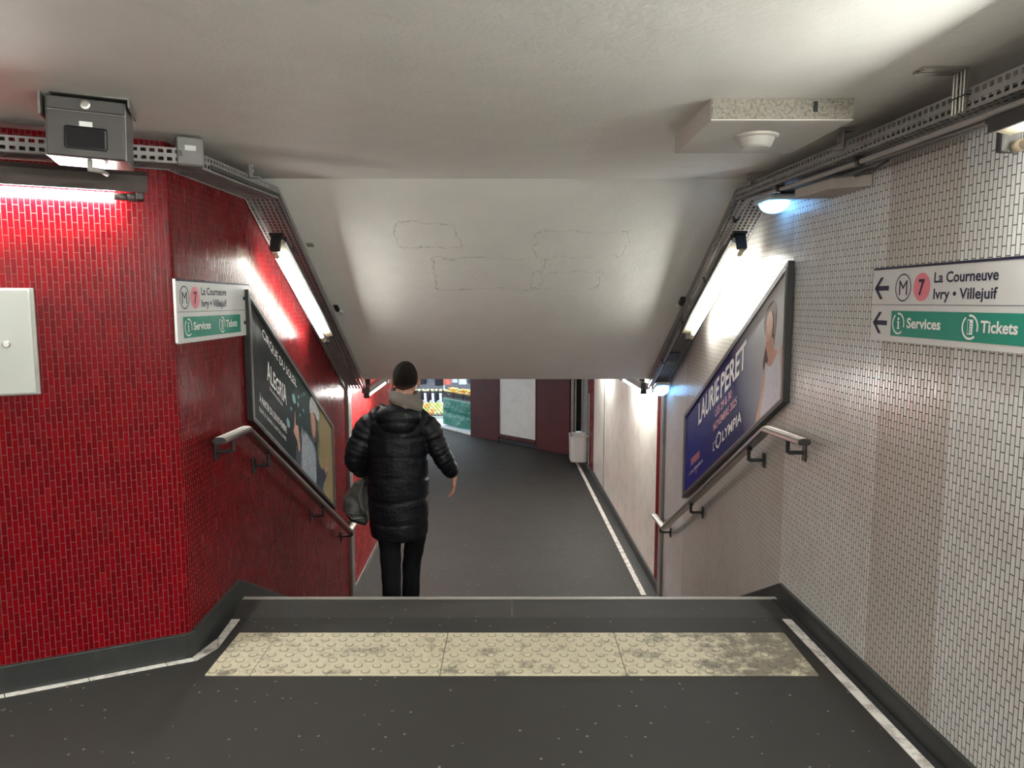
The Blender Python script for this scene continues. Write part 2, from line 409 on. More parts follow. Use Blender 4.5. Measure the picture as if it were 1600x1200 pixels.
# black gutter between skirting and white marking strip, and the marking tiles themselves
def ribbon(name, A, B, mat, z, h=.003, seg=None, gap=.004):
    """strip between polylines A and B, optionally cut into tiles"""
    mb = MB()
    def at(P, t):
        i = min(int(t), len(P)-2); return V((*P[i], 0)).lerp(V((*P[i+1], 0)), t-i)
    for i in range(len(A)-1):
        L = (V((*A[i+1],0))-V((*A[i],0))).length; n = max(1, round(L/seg)) if seg else 1
        for k in range(n):
            g = gap/L/2 if seg else 0
            t0, t1 = i+k/n+g, i+(k+1)/n-g
            q = [at(A,t0), at(B,t0), at(B,t1), at(A,t1)]
            mb.hexa([p+V((0,0,z-.002)) for p in q], [p+V((0,0,z+h)) for p in q])
    return struct(mb.build(name, mat))
yy = [-3,1,2.3,3.58]
ribbon('trim_4', [(XR(y)-.09,y) for y in yy], [(XR(y)-.045,y) for y in yy], M['strip'], 0, seg=.30)
ribbon('trim_5', [(XR(y)-.045,y) for y in [-3,1,2.3,3.84]], [(XR(y)-.0,y) for y in [-3,1,2.3,3.84]], M['black'], 0, .002)
o1, o2 = .105, .058
SI = [(FARL+WN*.054).xy.to_tuple(),(-1.523,3.098),(-1.414,3.146),(-1.367,3.265),(-1.379,3.578)]
SO = [(FARL+WN*.014).xy.to_tuple(),(-1.545,3.122),(-1.447,3.170),(-1.407,3.367),(-1.422,3.578)]
ribbon('trim_6', SI, SO, M['strip'], 0, seg=.30)
ribbon('trim_7', SO, [(FARL.x,FARL.y),(-1.56,3.13),(-1.455,3.18),(-1.458,3.37),(-1.466,3.84)], M['black'], 0, .002)
ribbon('trim_8', [(XR(y)-.176,y) for y in (7.0,13.5)], [(XR(y)-.125,y) for y in (7.0,13.5)], M['strip'], LOW, seg=.3)
ribbon('trim_9', [(XR(y)-.125,y) for y in (6.0,13.5)], [(XR(y)-.0,y) for y in (6.0,13.5)], M['base'], LOW, .002)
ribbon('trim_16', [(-.80,15.60),(-1.62,16.70),(-4.4,20.4)], [(-.86,15.83),(-1.70,16.90),(-4.5,20.6)], M['strip'], LOW+.012, .02)
# metal posts and red stripes where the stair walls end
mb = MB(); mb.box((1.443,6.93,-.20), (.03,.13,2.16), bev=.003); struct(mb.build('trim_10', M['metal']))
mb = MB(); mb.box((-1.553,6.92,-.20), (.03,.13,2.16), bev=.003); struct(mb.build('trim_11', M['metal']))
mb = MB(); P0 = 7.10
mb.quaduv([(1.449,P0,LOW),(1.446,P0+.14,LOW),(1.446,P0+.14,.88),(1.449,P0,.88)], [(0,0),(.14,0),(.14,2.1),(0,2.1)])
mb.hexa([V((1.449,P0,LOW)),V((1.446,P0+.14,LOW)),V((1.446,P0+.14,.88)),V((1.449,P0,.88))], [V((1.47,P0,LOW)),V((1.47,P0+.14,LOW)),V((1.47,P0+.14,.88)),V((1.47,P0,.88))])
struct(mb.build('trim_12', M['redlow'], recalc=False))
mb = MB(); mb.box((XR(10.8)-.001,10.8,-.19), (.006,.02,2.1)); struct(mb.build('trim_13', M['black']))

# ---------------------------------------------------------------- perforated cable trays
def perf(mb, a0, b0, a1, b1, nt, pitch=.031, fl=.62, fw=.46, skip=None):
    """perforated sheet between edge a0-a1 and edge b0-b1: slots as real openings"""
    L = ((V(a1)-V(a0)).length+(V(b1)-V(b0)).length)/2; ns = max(1, round(L/pitch))
    P = lambda s, t: (V(a0).lerp(V(a1), s)).lerp(V(b0).lerp(V(b1), s), t)
    for i in range(ns):
        for j in range(nt):
            s0, s1, t0, t1 = i/ns, (i+1)/ns, j/nt, (j+1)/nt
            hs, ht = (s1-s0)*(1-fl)/2, (t1-t0)*(1-fw)/2
            o = [P(s0,t0), P(s1,t0), P(s1,t1), P(s0,t1)]; q = [P(s0+hs,t0+ht), P(s1-hs,t0+ht), P(s1-hs,t1-ht), P(s0+hs,t1-ht)]
            mb.add(o+q, [(0,1,5,4),(1,2,6,5),(2,3,7,6),(3,0,4,7)])
def tray(name, st, label, hz=.06, pitches=None):
    """st: stations (inner edge, outer edge) of the bottom sheet"""
    t = thing(name, label, 'cable tray', st[-2][1])
    bt, so, si = MB(), MB(), MB(); up = V((0,0,hz))
    for k in range(len(st)-1):
        (i0, o0), (i1, o1) = st[k], st[k+1]
        perf(bt, i0, o0, i1, o1, 7)
        perf(so, o0, V(o0)+up, o1, V(o1)+up, 2)
        perf(si, i0, V(i0)+up, i1, V(i1)+up, 2)
    bt.build('bottom_sheet', M['zinc'], t, recalc=False, solid=.0015)
    so.build('side_rail', M['zinc'], t, recalc=False, solid=.0015)
    si.build('side_rail', M['zinc'], t, recalc=False, solid=.0015)
    ed = MB(); ed.tube([V(s[1]) for s in st], .0035, 6); ed.build('rolled_edge', M['zinc'], t, smooth=True)
    ed = MB(); ed.tube([V(s[0])+V((0,0,-.001)) for s in st], .0035, 6); ed.build('rolled_edge', M['zinc'], t, smooth=True)
    return t
TZ = 2.17
def rs(y, z): return (V((XR(y)-.008, y, z)), V((XR(y)-.20, y, z)))
trR = tray('cable_tray', [rs(-.6,2.14), rs(1.0,2.145), rs(2.2,2.15), rs(4.20,TZ), rs(6.86,.79)],
    'perforated grey steel cable tray running above the white tiled wall and down the stairs')
trL = tray('cable_tray', [(C0+WD*2.4+WN*.01+V((0,0,2.15)), C0+WD*2.4+WN*.13+V((0,0,2.15))),
    (C0+WN*.01+V((0,0,2.155)), V((-1.30,3.06,2.155))), (V((XL(4.16)+.008,4.16,TZ)), V((-1.292,4.16,TZ))), (V((XL(6.8)+.008,6.8,.80)), V((XL(6.8)+.20,6.8,.80)))],
    'perforated grey steel cable tray above the red tiled wall and down the stairs')
# zig-zag wall brackets that carry the trays, a few in view
def zbracket(p, side, slope, label):
    t = thing('tray_bracket', label, 'bracket', p, 'hangers holding the cable trays')
    mb = MB(); d = V((0, 1, -.525)).normalized() if slope else V((0,1,0)); n = V((0, .465, .885)) if slope else V((0,0,1))
    x = V((-side, 0, 0)); p = V(p)
    fr = Matrix((x.to_4d(), d.to_4d(), n.to_4d(), (0,0,0,1))).transposed(); fr = Matrix([[x[0],d[0],n[0],p[0]],[x[1],d[1],n[1],p[1]],[x[2],d[2],n[2],p[2]],[0,0,0,1]])
    mb.box((.0,0,.035), (.004,.045,.07), fr); mb.box((-.02,0,.07), (.045,.045,.004), fr); mb.box((.02,0,.0), (.045,.045,.004), fr)
    mb.cyl((0.004,0,.03), (.011,0,.03), .008, 6, 0, fr); mb.cyl((0.004,.0,.055), (.011,0,.055), .006, 6, 0, fr)
    mb.build('bracket_plate', M['zinc2'], t)
    return t
for y, z, s, sl, lb in ((2.95,2.19,1,False,'small steel bracket on the right cable tray beside the L shaped hanger'),
                    (3.95,2.21,1,False,'small steel bracket on the right cable tray near its bend'),
                    (4.95,1.86,1,True,'small steel bracket on the right sloping cable tray beside the tube lamp top'),
                    (5.55,1.54,1,True,'small steel bracket on the right sloping cable tray above the box with cable'),
                    (6.35,1.12,1,True,'small steel bracket on the right sloping cable tray near its foot'),
                    (3.72,2.21,-1,False,'small steel bracket on the left cable tray before its bend'),
                    (4.72,1.96,-1,True,'small steel bracket on the left sloping cable tray beside the tube lamp top'),
                    (6.30,1.14,-1,True,'small steel bracket on the left sloping cable tray near its foot')):
    x = (XR(y)-.205) if s > 0 else ((XL(y)+.205) if y > 4.2 else -1.285)
    zbracket((x, y, z), s, sl, lb)
# slotted L hanger hanging from the ceiling
t = thing('ceiling_hanger', 'tall slotted L shaped steel hanger fixed to ceiling and right cable tray', 'bracket', (1.29,2.22,2.27))
for k, dx in enumerate((0, .022)):
    mb = MB(); mb.box((1.303,2.20+dx*1.6,2.205), (.006,.02,.125)); mb.box((1.24,2.20+dx*1.6,2.2655), (.13,.02,.006))
    mb.tube([(1.296,2.192+dx*1.6,2.145),(1.296,2.192+dx*1.6,2.262),(1.18,2.192+dx*1.6,2.262)], .003, 6)
    mb.tube([(1.296,2.208+dx*1.6,2.145),(1.296,2.208+dx*1.6,2.262),(1.18,2.208+dx*1.6,2.262)], .003, 6)
    mb.build('slotted_rail', M['steel'], t)
mb = MB()
for z in (2.16,2.185,2.21,2.235): mb.box((1.2993,2.218,z), (.003,.008,.014))
mb.build('slot', M['black'], t)
mb = MB(); mb.tube([(1.31,2.18,2.19),(1.293,2.18,2.19),(1.293,2.26,2.19),(1.31,2.26,2.19)], .002, 6); mb.build('cable_tie', M['cable'], t)

# conduit with saddles under the right tray
def cond(pts, r, name, label, mat, saddles=()):
    t = thing(name, label, 'conduit', pts[0])
    mb = MB(); mb.tube(pts, r, 10); mb.build('pipe', mat, t, smooth=True)
    for p, ax in saddles:
        mb = MB(); mb.tube([V(p)-V(ax).normalized()*.012, V(p)+V(ax).normalized()*.012], r*1.7, 8); mb.box((p[0], p[1], p[2]+r*1.2), (.045,.018,.014)); mb.build('saddle_clip', M['iron'], t)
    return t
S = V((0,1,-.525))
cond([(1.395,.2,2.125),(1.365,1.9,2.13),(1.335,2.9,2.135),(1.30,3.7,2.145),(1.29,4.10,2.16),(1.285,4.22,2.12),(1.285,4.7,1.86),(1.28,6.7,.84)], .0105, 'conduit',
     'grey conduit pipe clipped along the underside of the right cable tray', M['conduit'],
     [((1.335,2.9,2.135),(0,1,0)),((1.302,3.66,2.145),(0,1,0)),((1.285,4.3,2.07),S),((1.285,4.92,1.745),S),((1.285,5.5,1.44),S),((1.282,6.2,1.10),S)])
cond([(1.45,.2,2.12),(1.42,1.7,2.125),(1.385,2.9,2.14),(1.33,3.5,2.15)], .006, 'cable', 'thin grey cable under the right cable tray near the ceiling hanger', M['conduit'])
# cables added inside the trays so that their slots look dark
def runs(name, label, st, side, n=6):
    t = thing(name, label, 'cable', st[0]); rq = random.Random(len(label))
    for k in range(n):
        mb = MB(); pts = []
        for i in range(len(st)-1):
            a, b = V(st[i]), V(st[i+1]); m = max(1, int((b-a).length/.35))
            for j in range(m): pts.append(a.lerp(b, j/m)+V((side*(.012+.030*k)+rq.uniform(-.004,.004), 0, .013+rq.uniform(0,.006))))
        pts.append(V(st[-1])+V((side*(.012+.030*k), 0, .016)))
        mb.tube(pts, .0125, 8); mb.build('added_cable', M['cable'], t, smooth=True)
runs('added_cable_bundle', 'thick dark cables resting side by side in the right cable tray', [(XR(y)-.17,y,z) for y, z in ((-.5,2.145),(2.2,2.152),(4.20,TZ),(6.75,.85))], 1, 5)  # added cables, only there to make the right tray's slots dark
runs('added_cable_bundle', 'thick dark cables resting side by side in the left cable tray', [(-1.285,3.25,2.16),(-1.285,4.16,TZ+.002),(XL(6.75)+.17,6.75,.83)], -1, 5)  # added cables, only there to make the left tray's slots dark
# loose wires lying in and along the left tray
def wires(name, label, paths, r=.004):
    t = thing(name, label, 'cable', paths[0][0])
    for q in paths: mb = MB(); mb.tube(q, r, 6); mb.build('wire', M['cable'], t, smooth=True)
rr = random.Random(3); pp = []
for k in range(5):
    p = []
    for i in range(14):
        s = i/13; q = (C0+WD*(1.3-1.3*s)+WN*(.06+.015*k)) if s < 1 else V((-1.36,3.2,0))
        p.append(V((q.x, q.y, 2.175+rr.uniform(-.01,.055))))
    p += [V((-1.36-.012*k, 3.3+.15*i, 2.19+rr.uniform(0,.04))) for i in range(1,6)]
    pp.append(p)
wires('cable_bundle', 'tangled dark wires lying in the left cable tray behind the camera housing', pp)
pp = []
for k in range(3):
    x = -1.40+.03*k; pp.append([V((XL(4.3+i*.3)+.13+.02*k+rr.uniform(-.01,.01), 4.3+i*.3, TZ+.02-(.3*i+.13)*.525+rr.uniform(0,.03))) for i in range(9)])
wires('cable_bundle', 'dark wires running down inside the left sloping cable tray', pp)

# ---------------------------------------------------------------- tube lamps
def frame(x, y, z, p): return Matrix([[x[i], y[i], z[i], p[i]] for i in range(3)] + [[0,0,0,1]])
def lamp(A, B, wall_dir, label, style='reflector', e=20, hang=.045):
    """A, B: ends of the glass tube; wall_dir: towards the wall"""
    A, B = V(A), V(B); d = (B-A).normalized(); L = (B-A).length; wdir = V(wall_dir)
    up = V((0,0,1)); up = (up-d*up.dot(d)).normalized(); x = d.cross(up)
    if x.dot(wdir) < 0: x = -x
    M4 = frame(d, x, up, (A+B)/2)
    t = thing('tube_lamp', label, 'lamp', None, None, M4)
    mb = MB(); mb.cyl((-L/2,0,0), (L/2,0,0), .0135, 14, 0, M4); mb.build('fluorescent_tube', tubemat(e), t, smooth=True)
    for s in (-1, 1):
        mb = MB(); mb.cyl((s*(L/2),0,0), (s*(L/2+.035),0,0), .0165, 14, 0, M4); mb.cyl((s*(L/2-.05),0,0), (s*(L/2),0,0), .0142, 14, 0, M4)
        mb.build('tube_collar', M['cream'] if style == 'reflector' else M['housing'], t, smooth=True)
        mb = MB(); mb.box((s*(L/2+.045),-.012,.03), (.028,.058,.088), M4, bev=.006); mb.build('lamp_holder', M['iron'], t)
    h = MB()
    if style == 'fill_batten':
        h.box((0,.035,0), (L+.12,.03,.045), M4); h.build('fill_batten', M['panelw'], t)
    elif style == 'reflector':
        pr = [(-.062,.048),(-.062,.040),(-.020,.030),(.016,.046),(.022,.046),(.022,.070),(-.05,.070)]
        h.prism(pr, lambda a, b, q: M4 @ V((q, a, b)), -L/2-.03, L/2+.03); h.build('reflector', M['cream'], t)
        h = MB(); h.box((0,-.068,.058), (L+.10,.008,.036), M4); h.box((0,-.02,.078), (L+.16,.08,.014), M4); h.build('mounting_channel', M['iron'], t)
        for s in (-.3,.3): h = MB(); h.box((s*L,-.02,.070+hang/2), (.04,.02,hang), M4); h.build('hanger', M['iron'], t)
    else:
        h.prism([(-.080,.012),(-.074,.012),(-.070,.036),(.030,.036),(.030,.095),(-.020,.105),(-.062,.080)] if hang < .09 else [(-.045,.036),(.030,.036),(.030,.095),(-.020,.105),(-.045,.095)], lambda a, b, q: M4 @ V((q, a, b)), -L/2-.075, L/2+.075)
        h.build('housing', M['housing'], t)
        for s in (-.42,.1,.42): h = MB(); h.box((s*L,0,.095+hang/2), (.05,.05,hang), M4); h.build('hanger', M['iron'], t)
    return t
lamp((1.333,4.334,1.896), (1.337,5.479,1.349), (1,0,0), 'long lit tube lamp sloping under the right cable tray beside the stairs', e=19, hang=.10)
lamp((-1.374,4.325,1.884), (-1.408,5.495,1.325), (-1,0,0), 'long lit tube lamp sloping under the left cable tray beside the stairs', e=19, hang=.10)
q = lambda s, n, z: tuple(C0+WD*s+WN*n+V((0,0,z)))
lamp(q(.10+.05,.055,2.025), q(1.35,.055,2.03), -WN, 'lit tube lamp under a dark housing on the red wall at the left', 'box', 75)
lamp(q(1.75,.055,2.0), q(2.95,.055,2.0), -WN, 'lit tube lamp on the red wall farther left', 'box', 60)
lamp((1.405,2.08,2.03), (1.44,.88,2.03), (1,0,0), 'lit tube lamp with taupe housing on the white wall at the upper right', 'reflector', 60)
lamp((1.47,.0,2.03), (1.475,-1.2,2.03), (1,0,0), 'unseen added tube lamp on the white wall behind the viewer', 'fill_batten', 290)  # this and the next three are unseen lamps added to fill the hall
lamp((1.50,-1.5,2.03), (1.50,-2.7,2.03), (1,0,0), 'unseen added tube lamp on the white wall far behind the viewer', 'fill_batten', 240)
lamp((-1.2,-2.94,2.05), (0.0,-2.94,2.05), (0,-1,0), 'unseen added tube lamp on the end wall behind the viewer', 'fill_batten', 90)
lamp((-3.6,-2.94,2.05), (-2.4,-2.94,2.05), (0,-1,0), 'second unseen added tube lamp on the end wall behind the viewer', 'fill_batten', 60)
lamp((1.325,7.35,.70), (1.30,8.55,.70), (1,0,0), 'lit tube lamp on the right side of the lower passage', 'box', 80, .097)
lamp((-1.40,7.02,.70), (-1.425,8.22,.70), (-1,0,0), 'lit tube lamp in the lower passage beside the man', 'box', 80, .097)
lamp((1.25,10.0,.70), (1.23,11.2,.70), (1,0,0), 'far lit tube lamp on the right side of the lower passage', 'box', 80, .097)
lamp((-1.42,9.8,.70), (-1.43,11.0,.70), (-1,0,0), 'far lit tube lamp on the left side of the lower passage', 'box', 80, .097)

# ---------------------------------------------------------------- emergency lights and boxes
def baes(c, rot, label):
    M4 = Matrix.Translation(V(c)) @ Matrix.Rotation(rot, 4, 'X')
    t = thing('emergency_light', label, 'lamp', None, None, M4)
    mb = MB(); mb.box((0,0,.020), (.135,.25,.030), M4, bev=.008); mb.build('lamp_base', M['panelw'], t)
    mb = MB()
    def fn(v):
        return V((c[0], c[1], c[2]))*0 + M4 @ V((max(-.064, min(.064, v.x)), v.y, min(.004, v.z)))
    mb.ball((0,0,.004), (.072,.118,.055), 24, 14, fn=fn); mb.build('glowing_lens', M['baes'], t, smooth=True)
    mb = MB(); mb.box((0,0,-.0), (.137,.008,.012), M4); mb.build('lens_band', M['signw'], t)
    return t
baes((1.378,3.95,2.115), 0, 'bluish glowing emergency light under the taupe box at the upper right')
baes((1.372,6.72,.80), -.42, 'bluish glowing emergency light at the foot of the right cable tray')
t = thing('trunking_box', 'taupe painted angular box under the right cable tray beside the bluish light', 'box', (1.40,3.3,2.12))
mb = MB(); mb.hexa([V((1.315,3.50,2.078)),V((1.466,3.45,2.073)),V((1.474,3.08,2.073)),V((1.35,3.20,2.078))], [V((1.315,3.50,2.122)),V((1.466,3.45,2.122)),V((1.474,3.08,2.122)),V((1.35,3.20,2.122))])
mb.build('box_body', M['tan'], t, bevel=.004)
mb = MB(); mb.tube([(1.42,3.12,2.118),(1.43,3.05,2.128),(1.42,2.95,2.12),(1.42,2.85,2.132)], .005, 8); mb.build('wire', M['cable'], t)
t = thing('junction_box', 'grey painted box standing on the left tray near the red corner', 'box', (-1.30,3.12,2.16))
M4 = frame(V((.86,.5,0)).normalized(), V((-.5,.86,0)).normalized(), V((0,0,1)), (-1.30,3.06,2.205))
mb = MB(); mb.box((0,.03,0), (.105,.06,.115), M4, bev=.008); mb.build('box_body', M['box'], t)
mb = MB(); mb.box((0,-.003,0), (.098,.008,.106), M4, bev=.003); mb.build('lid', M['box'], t)
mb = MB(); mb.box((.0,-.008,.012), (.042,.002,.02), M4); mb.build('sticker', M['signw'], t)
mb = MB(); mb.box((-.038,-.008,-.012), (.012,.004,.022), M4); mb.build('latch', M['iron'], t)
t = thing('ballast_box', 'small dark box with white cable gland on the right sloping tray', 'box', (1.25,5.55,1.50))
fr = frame(V((1,0,0)), V((0,1,-.525)).normalized(), V((0,.465,.885)), (1.232,5.38,1.62))
mb = MB(); mb.box((0,0,0), (.035,.10,.06), fr, bev=.005); mb.build('box_body', M['iron'], t)
mb = MB(); mb.box((-.022,.05,-.03), (.022,.05,.022), fr, bev=.006); mb.build('cable_gland', M['panelw'], t)
t = thing('ballast_box', 'small dark box with white cable gland on the left sloping tray', 'box', (-1.27,5.4,1.6))
fr = frame(V((-1,0,0)), V((0,1,-.525)).normalized(), V((0,.465,.885)), (XL(5.5)+.225,5.5,1.575))
mb = MB(); mb.box((0,0,0), (.035,.10,.06), fr, bev=.005); mb.build('box_body', M['iron'], t)
mb = MB(); mb.box((-.022,.05,-.03), (.022,.05,.022), fr, bev=.006); mb.build('cable_gland', M['panelw'], t)
t = thing('end_box', 'black cable box at the bottom end of the right sloping tray', 'box', (1.33,6.3,1.0))
fr = frame(V((1,0,0)), V((0,1,-.525)).normalized(), V((0,.465,.885)), (1.345,6.15,1.145))
mb = MB(); mb.box((0,0,0), (.08,.16,.02), fr, bev=.004); mb.build('box_body', M['iron'], t)
# camera housing hanging from the ceiling
M4 = frame(V((.93,.36,0)).normalized(), V((-.36,.93,0)).normalized(), V((0,0,1)), (-1.40,2.50,2.175)) @ Matrix.Rotation(.03, 4, 'Y')
t = thing('camera_housing', 'grey metal surveillance camera box hanging from ceiling at the left', 'camera', None, None, M4)
hm = flat('grey_metal_camera_box', (.055,.050,.047), .42, .3); hm2 = flat('grey_metal_box_rim', (.17,.16,.15), .35, .4)
mb = MB(); mb.box((0,.10,-.008), (.235,.20,.19), M4, bev=.004); mb.build('housing_shell', hm2, t)
mb = MB(); mb.box((0,-.004,-.030), (.226,.012,.142), M4, bev=.003); mb.build('front_door', hm, t)
mb = MB(); mb.box((0,-.003,.066), (.226,.010,.040), M4, bev=.003); mb.build('lock_strip', hm, t)
mb = MB(); mb.box((0,.075,.098), (.262,.20,.012), M4, bev=.002); mb.box((-.128,.075,.06), (.006,.20,.08), M4); mb.box((.128,.075,.083), (.006,.20,.03), M4); mb.build('hood', hm2, t)
mb = MB(); mb.box((0,-.012,-.042), (.125,.006,.072), M4, bev=.008); mb.build('window_frame', M['iron'], t)
gl = flat('dark_lens_glass', (.01,.01,.012), .08)
mb = MB(); mb.box((0,-.0152,-.042), (.108,.002,.058), M4); mb.build('camera_lens', gl, t)
mb = MB(); mb.lathe([(.015,0),(.015,.008),(.009,.009),(.006,.009)], 20, M4 @ Matrix.Translation(V((.0,-.008,.066))) @ Matrix.Rotation(PI/2, 4, 'X')); mb.build('lock', M['steel'], t, smooth=False)
mb = MB(); mb.box((0,-.0115,.004), (.038,.002,.016), M4); mb.build('sticker', M['letw'], t)
mb = MB(); mb.tube([M4 @ V((.0,.05,-.10)), M4 @ V((.0,.05,-.13)), M4 @ V((.03,.07,-.13)), M4 @ V((.03,.2,-.12))], .008, 8); mb.build('cable_elbow', M['conduit'], t, smooth=True)
# plinth with smoke detector
t = thing('ceiling_plinth', 'square rough concrete plinth fixed under the ceiling at the right', 'plinth', (.90,2.8,2.27))
mb = MB(); mb.box((.897,2.80,2.235), (.475,.545,.071)); mb.build('plinth_block', concrete('rough_plinth_render', (.55,.51,.46)), t, bevel=.003)
mb = MB(); mb.box((.897,2.526,2.2365), (.470,.006,.064)); mb.build('shaded_cement_face', worn('rough_shaded_cement', (.27,.245,.205), (.09,.078,.06), .8, 90, .9, 1.0), t)  # near side painted darker for its shade, with rough dark grain
mb = MB(); mb.box((1.005,2.5235,2.243), (.014,.004,.034)); mb.build('cable_notch', M['black'], t)
dm = flat('aged_cream_plastic', (.52,.49,.44), .5)
t = thing('smoke_detector', 'round cream smoke detector under the ceiling plinth', 'smoke detector', (.87,2.69,2.20))
Md = Matrix.Translation(V((.885,2.75,2.20))) @ Matrix.Rotation(PI, 4, 'X')
mb = MB(); mb.lathe([(.078,0),(.078,.008),(.072,.012)], 32, Md); mb.build('base_ring', dm, t, smooth=False)
mb = MB(); mb.lathe([(.066,.010),(.060,.026),(.054,.040),(.046,.046)], 32, Md); mb.build('sensor_head', dm, t, smooth=False)
# ---------------------------------------------------------------- electrical cabinet on the red wall
Mw = frame(-WD, WN*-1, V((0,0,1)), C0)      # x towards the corner, -y into the room
t = thing('electrical_cabinet', 'white metal cabinet with round lock on the red tiled wall', 'cabinet', None, None, Mw @ Matrix.Translation(V((-.75,0,1.23))))
mb = MB(); mb.box((-.745,-.012,1.443), (.486,.024,.425), Mw, bev=.003); mb.build('cabinet_frame', M['metal'], t)
mb = MB(); mb.box((-.750,-.030,1.444), (.468,.014,.412), Mw, bev=.004); mb.build('door', M['panelw'], t)
mb = MB(); mb.lathe([(.013,0),(.013,.012),(.010,.016),(.004,.016)], 20, Mw @ Matrix.Translation(V((-.602,-.037,1.435))) @ Matrix.Rotation(PI/2, 4, 'X')); mb.build('lock', M['steel'], t)

# ---------------------------------------------------------------- lettering
def lettering(name, text, fn, mat, parent, size, bold=.0, width=None, align='LEFT', sx=1.0, h=.001, italic=0):
    """flat letters baked into a mesh; fn(u, v, h) gives the place of a point of the text plane"""
    cu = bpy.data.curves.new('t', 'FONT'); cu.body = text; cu.size = size; cu.align_x = align; cu.offset = bold*size; cu.resolution_u = 3
    o = bpy.data.objects.new('t', cu); COL.objects.link(o)
    dg = bpy.context.evaluated_depsgraph_get(); me = bpy.data.meshes.new_from_object(o.evaluated_get(dg))
    vs = [v.co.copy() for v in me.vertices]; fs = [list(p.vertices) for p in me.polygons]
    bpy.data.objects.remove(o); bpy.data.curves.remove(cu)
    if width and vs:
        x1 = max(v.x for v in vs); x0 = min(v.x for v in vs)
        if align == 'LEFT': sx = width/(x1-x0); vs = [V(((v.x-x0)*sx, v.y, 0)) for v in vs]
        else: sx = width/(x1-x0); vs = [V((v.x*sx, v.y, 0)) for v in vs]
    mb = MB(); mb.add([fn(v.x+italic*v.y, v.y, h) for v in vs], fs)
    return mb.build(name, mat, parent, recalc=False)
def shape(mb, pts, fn, h=.001, mi=0):
    return mb.add([fn(a, b, h) for a, b in pts], [list(range(len(pts)))], mi)
def ringshape(mb, cx, cy, r0, r1, fn, h=.001, n=40, a0=0, a1=360, sx=1.0):
    for k in range(n):
        A, B = math.radians(a0+(a1-a0)*k/n), math.radians(a0+(a1-a0)*(k+1)/n)
        shape(mb, [(cx+sx*r0*math.cos(A), cy+r0*math.sin(A)), (cx+sx*r1*math.cos(A), cy+r1*math.sin(A)), (cx+sx*r1*math.cos(B), cy+r1*math.sin(B)), (cx+sx*r0*math.cos(B), cy+r0*math.sin(B))], fn, h)
def arrow(mb, tip, d, L, wd, fn):
    """arrow with its tip at tip pointing in direction d (+1/-1) along u"""
    x, y = tip
    shape(mb, [(x-d*.012,y-wd*.11),(x-d*L,y-wd*.11),(x-d*L,y+wd*.11),(x-d*.012,y+wd*.11)], fn)
    for s in (-1, 1): shape(mb, [(x,y),(x-d*.022,y),(x-d*L*.62,y+s*wd*.5),(x-d*L*.62+d*.022,y+s*wd*.5)], fn)
